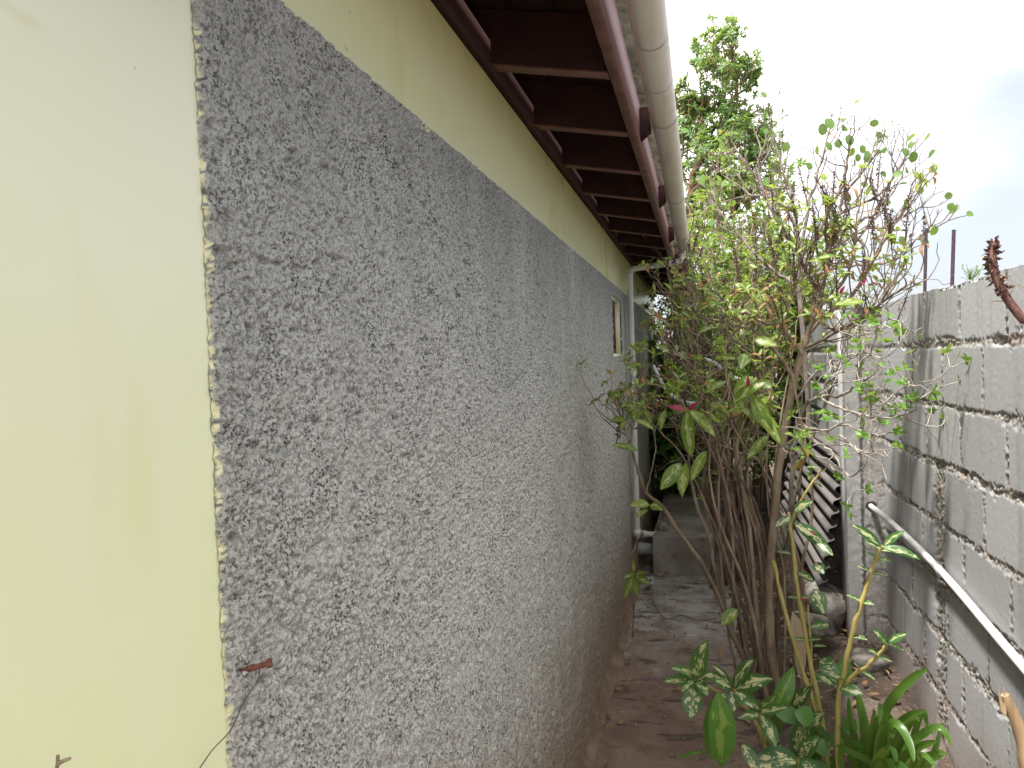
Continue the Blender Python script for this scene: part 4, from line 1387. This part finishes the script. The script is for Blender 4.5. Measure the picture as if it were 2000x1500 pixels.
c4 = cane([(1640, 1560), (1636, 1400), (1648, 1310), (1672, 1210), (1702, 1120), (1722, 1065)], .0085, .006, 2.4, 2.3, [.35, .55, .68, .80, .9, .99])
c5 = cane([(1640, 1350), (1668, 1318), (1695, 1300), (1722, 1272), (1735, 1255)], .0065, .0045, 2.38, 2.25, [.15, .4, .7, .99])
c6 = cane([(1600, 1560), (1590, 1440), (1582, 1380), (1586, 1300), (1578, 1180)], .005, .003, 2.5, 2.55, [.5, .7, .85, .98])
for (ax, ay, tx, ty, y, W) in [(1550, 1020, 1615, 1080, 2.45, .05), (1550, 1000, 1580, 985, 2.4, .035), (1595, 1060, 1620, 1085, 2.4, .03), (1720, 1068, 1675, 1035, 2.28, .03), (1722, 1068, 1790, 1095, 2.28, .03), (1725, 1066, 1760, 1045, 2.25, .02),
                               (1590, 1100, 1605, 1120, 2.45, .04), (1590, 1150, 1605, 1195, 2.45, .05), (1548, 1010, 1520, 1030, 2.45, .03), (1735, 1255, 1765, 1245, 2.25, .024), (1735, 1262, 1715, 1240, 2.25, .02), (1590, 1135, 1565, 1125, 2.45, .03),
                               (1600, 1300, 1640, 1330, 2.4, .045), (1640, 1345, 1680, 1360, 2.35, .035), (1630, 1340, 1600, 1325, 2.35, .03), (1600, 1290, 1630, 1310, 2.42, .05), (1620, 1220, 1590, 1230, 2.45, .03)]:
    p0, p1 = at(ax, ay, y), at(tx, ty, y-.04)
    L = np.linalg.norm(p1-p0)
    leaf(lv, p0, p1-p0+UP*.25*L, np.array((rng.uniform(-.3, .3), -.8, .8)), L*1.12, max(W, L*.36), 7, .5, .2, rn=rng.random(), wave=.03)
for a, b_ in [(1610, 1298), (1572, 1175), (1590, 1045)]:
    mg = MB()
    rosette(mg, at(a, b_, 2.42), UP, 3, .018, .010, 3, .4, .3, .8)
    mg.build('flower_bud', M['magenta'], cn, smooth=True)
st.build('canes', M['cane'], cn, smooth=True)
lv.build('leaves', M['variegated'], cn, smooth=True)

# --- low variegated plant --------------------------------------------------------
vp = thing('variegated_plant', 'low dark green plant with bold cream splashes on its leaves, leaning over the path', 'plant', (.17, 2.3, .02))
st, lv, bgf, bgd = MB(), MB(), MB(), MB()
for pts, r in [([(1510, 1580), (1500, 1480), (1470, 1400), (1430, 1365), (1400, 1350), (1360, 1328)], .007), ([(1470, 1400), (1450, 1370), (1432, 1345)], .0045), ([(1500, 1480), (1490, 1430), (1484, 1392)], .0045), ([(1520, 1580), (1550, 1520), (1560, 1480)], .006)]:
    P_ = px(pts, 2.3, 2.15)
    polyline(st, P_, r, r*.6, 7, 6, .001)
def pleaf(mb, ax, ay, tx, ty, y, W, tip=.06, rn=None, curl=.45, upv=(0, -.7, .75)):
    p0, p1 = at(ax, ay, y), at(tx, ty, y-tip)
    L = np.linalg.norm(p1-p0)
    leaf(mb, p0, p1-p0+UP*.22*L*curl, np.array(upv)+rvec(.1), L*1.08, W, 9, curl, .2, rn=rng.random() if rn is None else rn, wave=.035)
for a in [(1357, 1325, 1372, 1268, 2.12, .055), (1357, 1328, 1306, 1328, 2.12, .038), (1355, 1332, 1350, 1400, 2.10, .062), (1360, 1328, 1390, 1318, 2.12, .036), (1356, 1322, 1322, 1302, 2.12, .036), (1360, 1330, 1380, 1352, 2.1, .035), (1355, 1330, 1335, 1345, 2.1, .03),
          (1432, 1345, 1498, 1330, 2.2, .055), (1432, 1345, 1455, 1292, 2.2, .05), (1430, 1345, 1388, 1318, 2.18, .045), (1430, 1348, 1434, 1385, 2.18, .035), (1432, 1348, 1466, 1378, 2.18, .04), (1430, 1342, 1405, 1300, 2.2, .03),
          (1484, 1392, 1462, 1355, 2.25, .035), (1484, 1392, 1528, 1382, 2.22, .035), (1484, 1395, 1450, 1402, 2.22, .032), (1484, 1395, 1518, 1455, 2.2, .05), (1484, 1392, 1505, 1365, 2.25, .03), (1420, 1355, 1396, 1372, 2.15, .03),
          (1450, 1450, 1480, 1510, 2.15, .04), (1560, 1480, 1590, 1450, 2.3, .05), (1560, 1480, 1530, 1530, 2.25, .07), (1560, 1485, 1480, 1495, 2.2, .09), (1560, 1485, 1600, 1520, 2.25, .06), (1552, 1470, 1575, 1410, 2.4, .06), (1565, 1430, 1600, 1400, 2.45, .05), (1540, 1390, 1575, 1350, 2.5, .05)]:
    pleaf(lv, *a)
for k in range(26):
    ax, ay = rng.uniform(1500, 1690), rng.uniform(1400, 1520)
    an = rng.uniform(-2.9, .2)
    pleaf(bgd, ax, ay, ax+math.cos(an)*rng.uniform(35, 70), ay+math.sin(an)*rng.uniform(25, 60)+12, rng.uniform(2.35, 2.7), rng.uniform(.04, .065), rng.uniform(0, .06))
for a in [(1402, 1352, 1422, 1512, 2.08, .080, .05, .35), (1398, 1358, 1392, 1505, 2.14, .065, .02, .15), (1512, 1395, 1555, 1320, 2.45, .06, .02, .2), (1640, 1345, 1655, 1290, 2.55, .06, 0, .3)]:
    pleaf(bgf, *a, curl=.6, upv=(.1, -.9, .35))
pleaf(bgf, 1380, 1468, 1322, 1478, 2.2, .012, .0, .4)
st.build('stems', M['cane'], vp, smooth=True)
lv.build('leaves', M['variegated'], vp, smooth=True)
M['bigleaf'] = m_leaf('broad green leaf', (.06, .19, .03), (.10, .26, .045), .36, .32, (.24, .36, .09), (.24, .38, .07), None, .27)
bgd.build('dark_plain_leaves', M['hedge_dark'], vp, smooth=True)  # plain dark green leaves filling in the foot of the plant
bgf.build('broad_leaves', M['bigleaf'], vp, smooth=True)

# --- sprig at the wall foot ---------------------------------------------------------
sg = thing('wall_sprig', 'small sprig of green and cream leaves at the foot of the house wall', 'plant', (-.38, 3.9, .02))
st, lv = MB(), MB()
c = polyline(st, [np.array((-.40, 3.95, .02)), at(1238, 1180, 3.9), at(1237, 1130, 3.9), at(1233, 1108, 3.9)], .004, .0028, 6, 6, .002)
c = polyline(st, [at(1238, 1125, 3.9), at(1232, 1085, 3.9), at(1250, 1040, 4.0), at(1258, 990, 4.0)], .003, .002, 6, 6, .004)
for a in [(1238, 1125, 1220, 1165, 3.85, .05), (1240, 1125, 1265, 1138, 3.85, .045), (1240, 1122, 1255, 1118, 3.85, .03), (1238, 1120, 1222, 1128, 3.85, .03), (1240, 1128, 1244, 1160, 3.85, .04), (1238, 1118, 1235, 1100, 3.85, .025)]:
    pleaf(lv, *a)
st.build('stems', M['bark'], sg, smooth=True)
lv.build('leaves', M['variegated_lime'], sg, smooth=True)

# --- strap-leaved clump -----------------------------------------------------------------
sc = thing('strap_leaf_clump', 'clump of long arching strap leaves at the foot of the block wall', 'plant', (.55, 2.45, .05))
lv = MB()
def strap(pts, W, y0, y1, fold=.35):
    c = catmull(px(pts, y0, y1), 5)
    n = len(c)
    t = np.gradient(c, axis=0)
    s = np.linspace(0, 1, n)
    wd = W*.5*np.minimum(1, (.6+s*1.2))*np.sqrt(np.clip(1-s**2.6, 0, 1))
    vs, uv = [], []
    for i in range(n):
        ti = unit(t[i])
        x = unit(np.cross(ti, (0.15, -.9, .45)))
        z = np.cross(x, ti)
        vs += [c[i]-x*wd[i]+z*wd[i]*fold, c[i]-z*wd[i]*.0, c[i]+x*wd[i]+z*wd[i]*fold]
        uv += [(0, s[i]), (.5, s[i]), (1, s[i])]
    ix = np.arange(n*3).reshape(n, 3)
    q_ = np.concatenate([np.stack([ix[:-1, k], ix[:-1, k+1], ix[1:, k+1], ix[1:, k]], -1) for k in (0, 1)])
    lv.add(vs, q_, uv, rng.random())
for pts, W, y0, y1 in [
    ([(1700, 1560), (1706, 1450), (1735, 1375), (1780, 1325), (1812, 1305)], .042, 2.4, 2.3), ([(1705, 1560), (1725, 1450), (1770, 1400), (1810, 1387)], .036, 2.4, 2.25), ([(1690, 1560), (1690, 1450), (1682, 1390), (1672, 1345)], .045, 2.4, 2.45),
    ([(1680, 1560), (1668, 1450), (1660, 1400), (1657, 1360)], .035, 2.45, 2.5), ([(1715, 1560), (1712, 1480), (1725, 1425), (1752, 1415), (1775, 1450), (1785, 1490)], .042, 2.35, 2.15), ([(1710, 1580), (1745, 1500), (1790, 1460), (1832, 1446)], .040, 2.35, 2.2),
    ([(1720, 1590), (1770, 1530), (1800, 1490), (1845, 1475)], .036, 2.35, 2.2), ([(1680, 1570), (1668, 1500), (1655, 1450), (1640, 1420)], .036, 2.4, 2.3), ([(1695, 1570), (1715, 1480), (1725, 1420), (1715, 1375)], .035, 2.45, 2.5),
    ([(1690, 1580), (1705, 1500), (1722, 1470), (1742, 1465), (1750, 1490)], .04, 2.3, 2.1), ([(1670, 1580), (1650, 1520), (1640, 1480), (1645, 1440)], .03, 2.3, 2.25), ([(1730, 1590), (1770, 1500), (1800, 1475), (1830, 1500)], .036, 2.3, 2.1),
    ([(1700, 1580), (1680, 1480), (1690, 1440), (1712, 1410), (1735, 1380)], .034, 2.5, 2.55), ([(1700, 1580), (1710, 1510), (1730, 1490), (1765, 1500), (1780, 1540)], .038, 2.25, 2.05), ([(1740, 1590), (1800, 1520), (1830, 1450), (1838, 1415)], .026, 2.5, 2.55), ([(1760, 1590), (1815, 1530), (1850, 1500)], .03, 2.4, 2.3)]:
    strap(pts, W*.74, y0, y1)
for k in range(16):
    bx_, tx, ty = rng.uniform(1680, 1760), rng.uniform(1640, 1835), rng.uniform(1380, 1490)
    m_ = ((bx_+tx)/2+(bx_-tx)*.12, (1580+ty)/2-rng.uniform(0, 30))
    strap([(bx_, 1590), m_, (tx, ty), (tx+(tx-bx_)*.25, ty+rng.uniform(-25, 40))], rng.uniform(.018, .027), 2.4, rng.uniform(2.15, 2.55))
lv.build('leaves', M['strap'], sc, smooth=True)

# dead leaf and dry sheaths among the stems
b = MB()
p0, p1 = at(1548, 1195, 2.75), at(1575, 1330, 2.7)
leaf(b, p0, p1-p0, np.array((.5, -.8, .2)), np.linalg.norm(p1-p0)*1.02, .065, 8, .25, .35, rn=.8, wave=.06)
tag(b.build('dead_leaf', M['deadleaf'] if 'deadleaf' in M else m_leaf('dry leaf', (.36, .27, .19), (.48, .37, .27), .8, .2, (.30, .21, .14), tcol=(.6, .45, .3)), smooth=True), 'large dry tan leaf hanging among the shrub stems', 'leaf')

# leaf litter on the bed
b = MB()
for i in range(500):
    x, y = rng.uniform(.05, .79), rng.uniform(2.4, 5.2)
    if i > 430: x = rng.choice([rng.uniform(-.44, -.36), rng.uniform(-.4, .2)])
    if i <= 430 and rng.random() < .5: x = .2+abs(rng.gauss(0, .25))
    if x > .79: continue
    p = np.array((x, y, bed_z(x, y)+.02+rng.uniform(0, .012)))
    leaf(b, p, np.array((rng.uniform(-1, 1), rng.uniform(-1, 1), rng.uniform(-.1, .2))), UP+rvec(.3), rng.uniform(.025, .06), rng.uniform(.012, .024), 3, rng.uniform(-.5, .9), .4)
tag(b.build('leaf_litter', M['brownleaf'], smooth=True), kind='stuff')
b = MB()
for i in range(260):
    x, y = rng.uniform(-.42, .3), rng.uniform(2.4, 5.0)
    p = np.array((x, y, .022))
    r = rng.uniform(.002, .006)
    b.tube([p, p+np.array((r, r*.4, r*.7)), p+np.array((r*1.8, r*.3, 0))], [r*.4, r, r*.3], 5)
tag(b.build('grit', M['stone'], smooth=False), kind='stuff')

# --- odd stems near the camera ------------------------------------------------------
b = MB()
dy = 1.55
dsp = thing('dried_stem', 'withered dark flower stem leaning in over the top of the block wall', 'plant', tuple(at(1999, 627, dy)))
b.tube(catmull([np.array((.74, 1.45, .0)), np.array((.72, 1.47, .8)), at(2060, 690, dy), at(1999, 625, dy), at(1965, 580, dy), at(1945, 540, dy), at(1938, 500, dy), at(1944, 472, dy)], 6), np.linspace(.009, .0075, 43), 7)
b.build('stem', M['stem_dark'] if 'stem_dark' in M else m_simple('purple brown stem', (.13, .06, .055), (.24, .13, .11), 60, .8, .2), dsp, smooth=True)
b = MB()
cc = catmull([at(1965, 580, dy), at(1945, 540, dy), at(1938, 500, dy), at(1944, 472, dy)], 12)
for i, p in enumerate(cc):
    for k in range(4):
        o = rvec(1)
        leaf(b, p+unit(o)*.005, o+UP*.2, rvec(1), rng.uniform(.008, .018), .008, 2, rng.uniform(-.6, 1), .4)
b.build('withered_bracts', M['spike'], dsp)
b = MB()
for a, b_ in [(1985, 560), (1955, 590), (1960, 540), (1930, 505)]:
    rosette(b, at(a, b_, dy), UP, 3, .018, .008, 3, .8, .4, 1.2)
b.build('leaves', M['brownleaf'], dsp)
b = MB()
sy = 1.35
pts = [np.array((.70, 1.30, .0)), np.array((.655, 1.33, .4))]+px([(2030, 1560), (2000, 1450), (1980, 1395), (1963, 1357)], sy, sy)
b.tube(catmull(pts, 5), np.linspace(.020, .0065, 26), 9)
for k in range(5):
    p = pts[-1]+rvec(.002)
    b.tube([p-np.array((.002, 0, .03)), p+np.array((rng.uniform(-.008, .004), 0, rng.uniform(.0, .018)))], [.003, .0006], 5)
tag(b.build('broken_stick', M['stick'], smooth=False), 'splintered brown stick at the near end of the block wall', 'stick')
b = MB()
b.tube(catmull([np.array((-.452, .392, 0)), np.array((-.454, .396, .6)), np.array((-.456, .399, 1.0))]+px([(95, 1600), (105, 1530), (112, 1495), (113, 1475)], .40, .40), 5), np.linspace(.0019, .0012, 31), 6)
b.tube(catmull(px([(112, 1493), (122, 1487), (137, 1481)], .40, .40), 4), np.linspace(.0016, .0012, 9), 6)
tag(b.build('twig', M['bark'], smooth=True), 'small forked twig rising in front of the cream corner strip', 'twig')

# --- weeds on top of the wall ---------------------------------------------------------
for i, (pxs, lab) in enumerate([([(1890, 545), (1900, 540), (1912, 535), (1880, 548)], 'tiny green weed growing on top of the block wall beside the steel rods'), ([(1985, 512), (1996, 505), (2005, 500)], 'wispy dry weed on top of the block wall at its near end')]):
    b = MB()
    for a, b_ in pxs:
        y = 2.6 if i == 0 else 2.1
        p = at(a, b_, y)
        p[0], p[2] = .84, TOP+.0
        for k in range(7):
            e = p+np.array((rng.uniform(-.03, .03), rng.uniform(-.04, .04), rng.uniform(.01, .05)))
            b.tube([p, (p+e)/2+rvec(.004), e], .0007, 4, cap=False)
            leaf(b, e, rvec(1)+UP*.3, UP+rvec(.4), .010, .006, 2, .3, .3)
    tag(b.build('wall_weed', M['hedge'] if i == 0 else M['brownleaf']), lab, 'weed', 'weeds on the wall top')
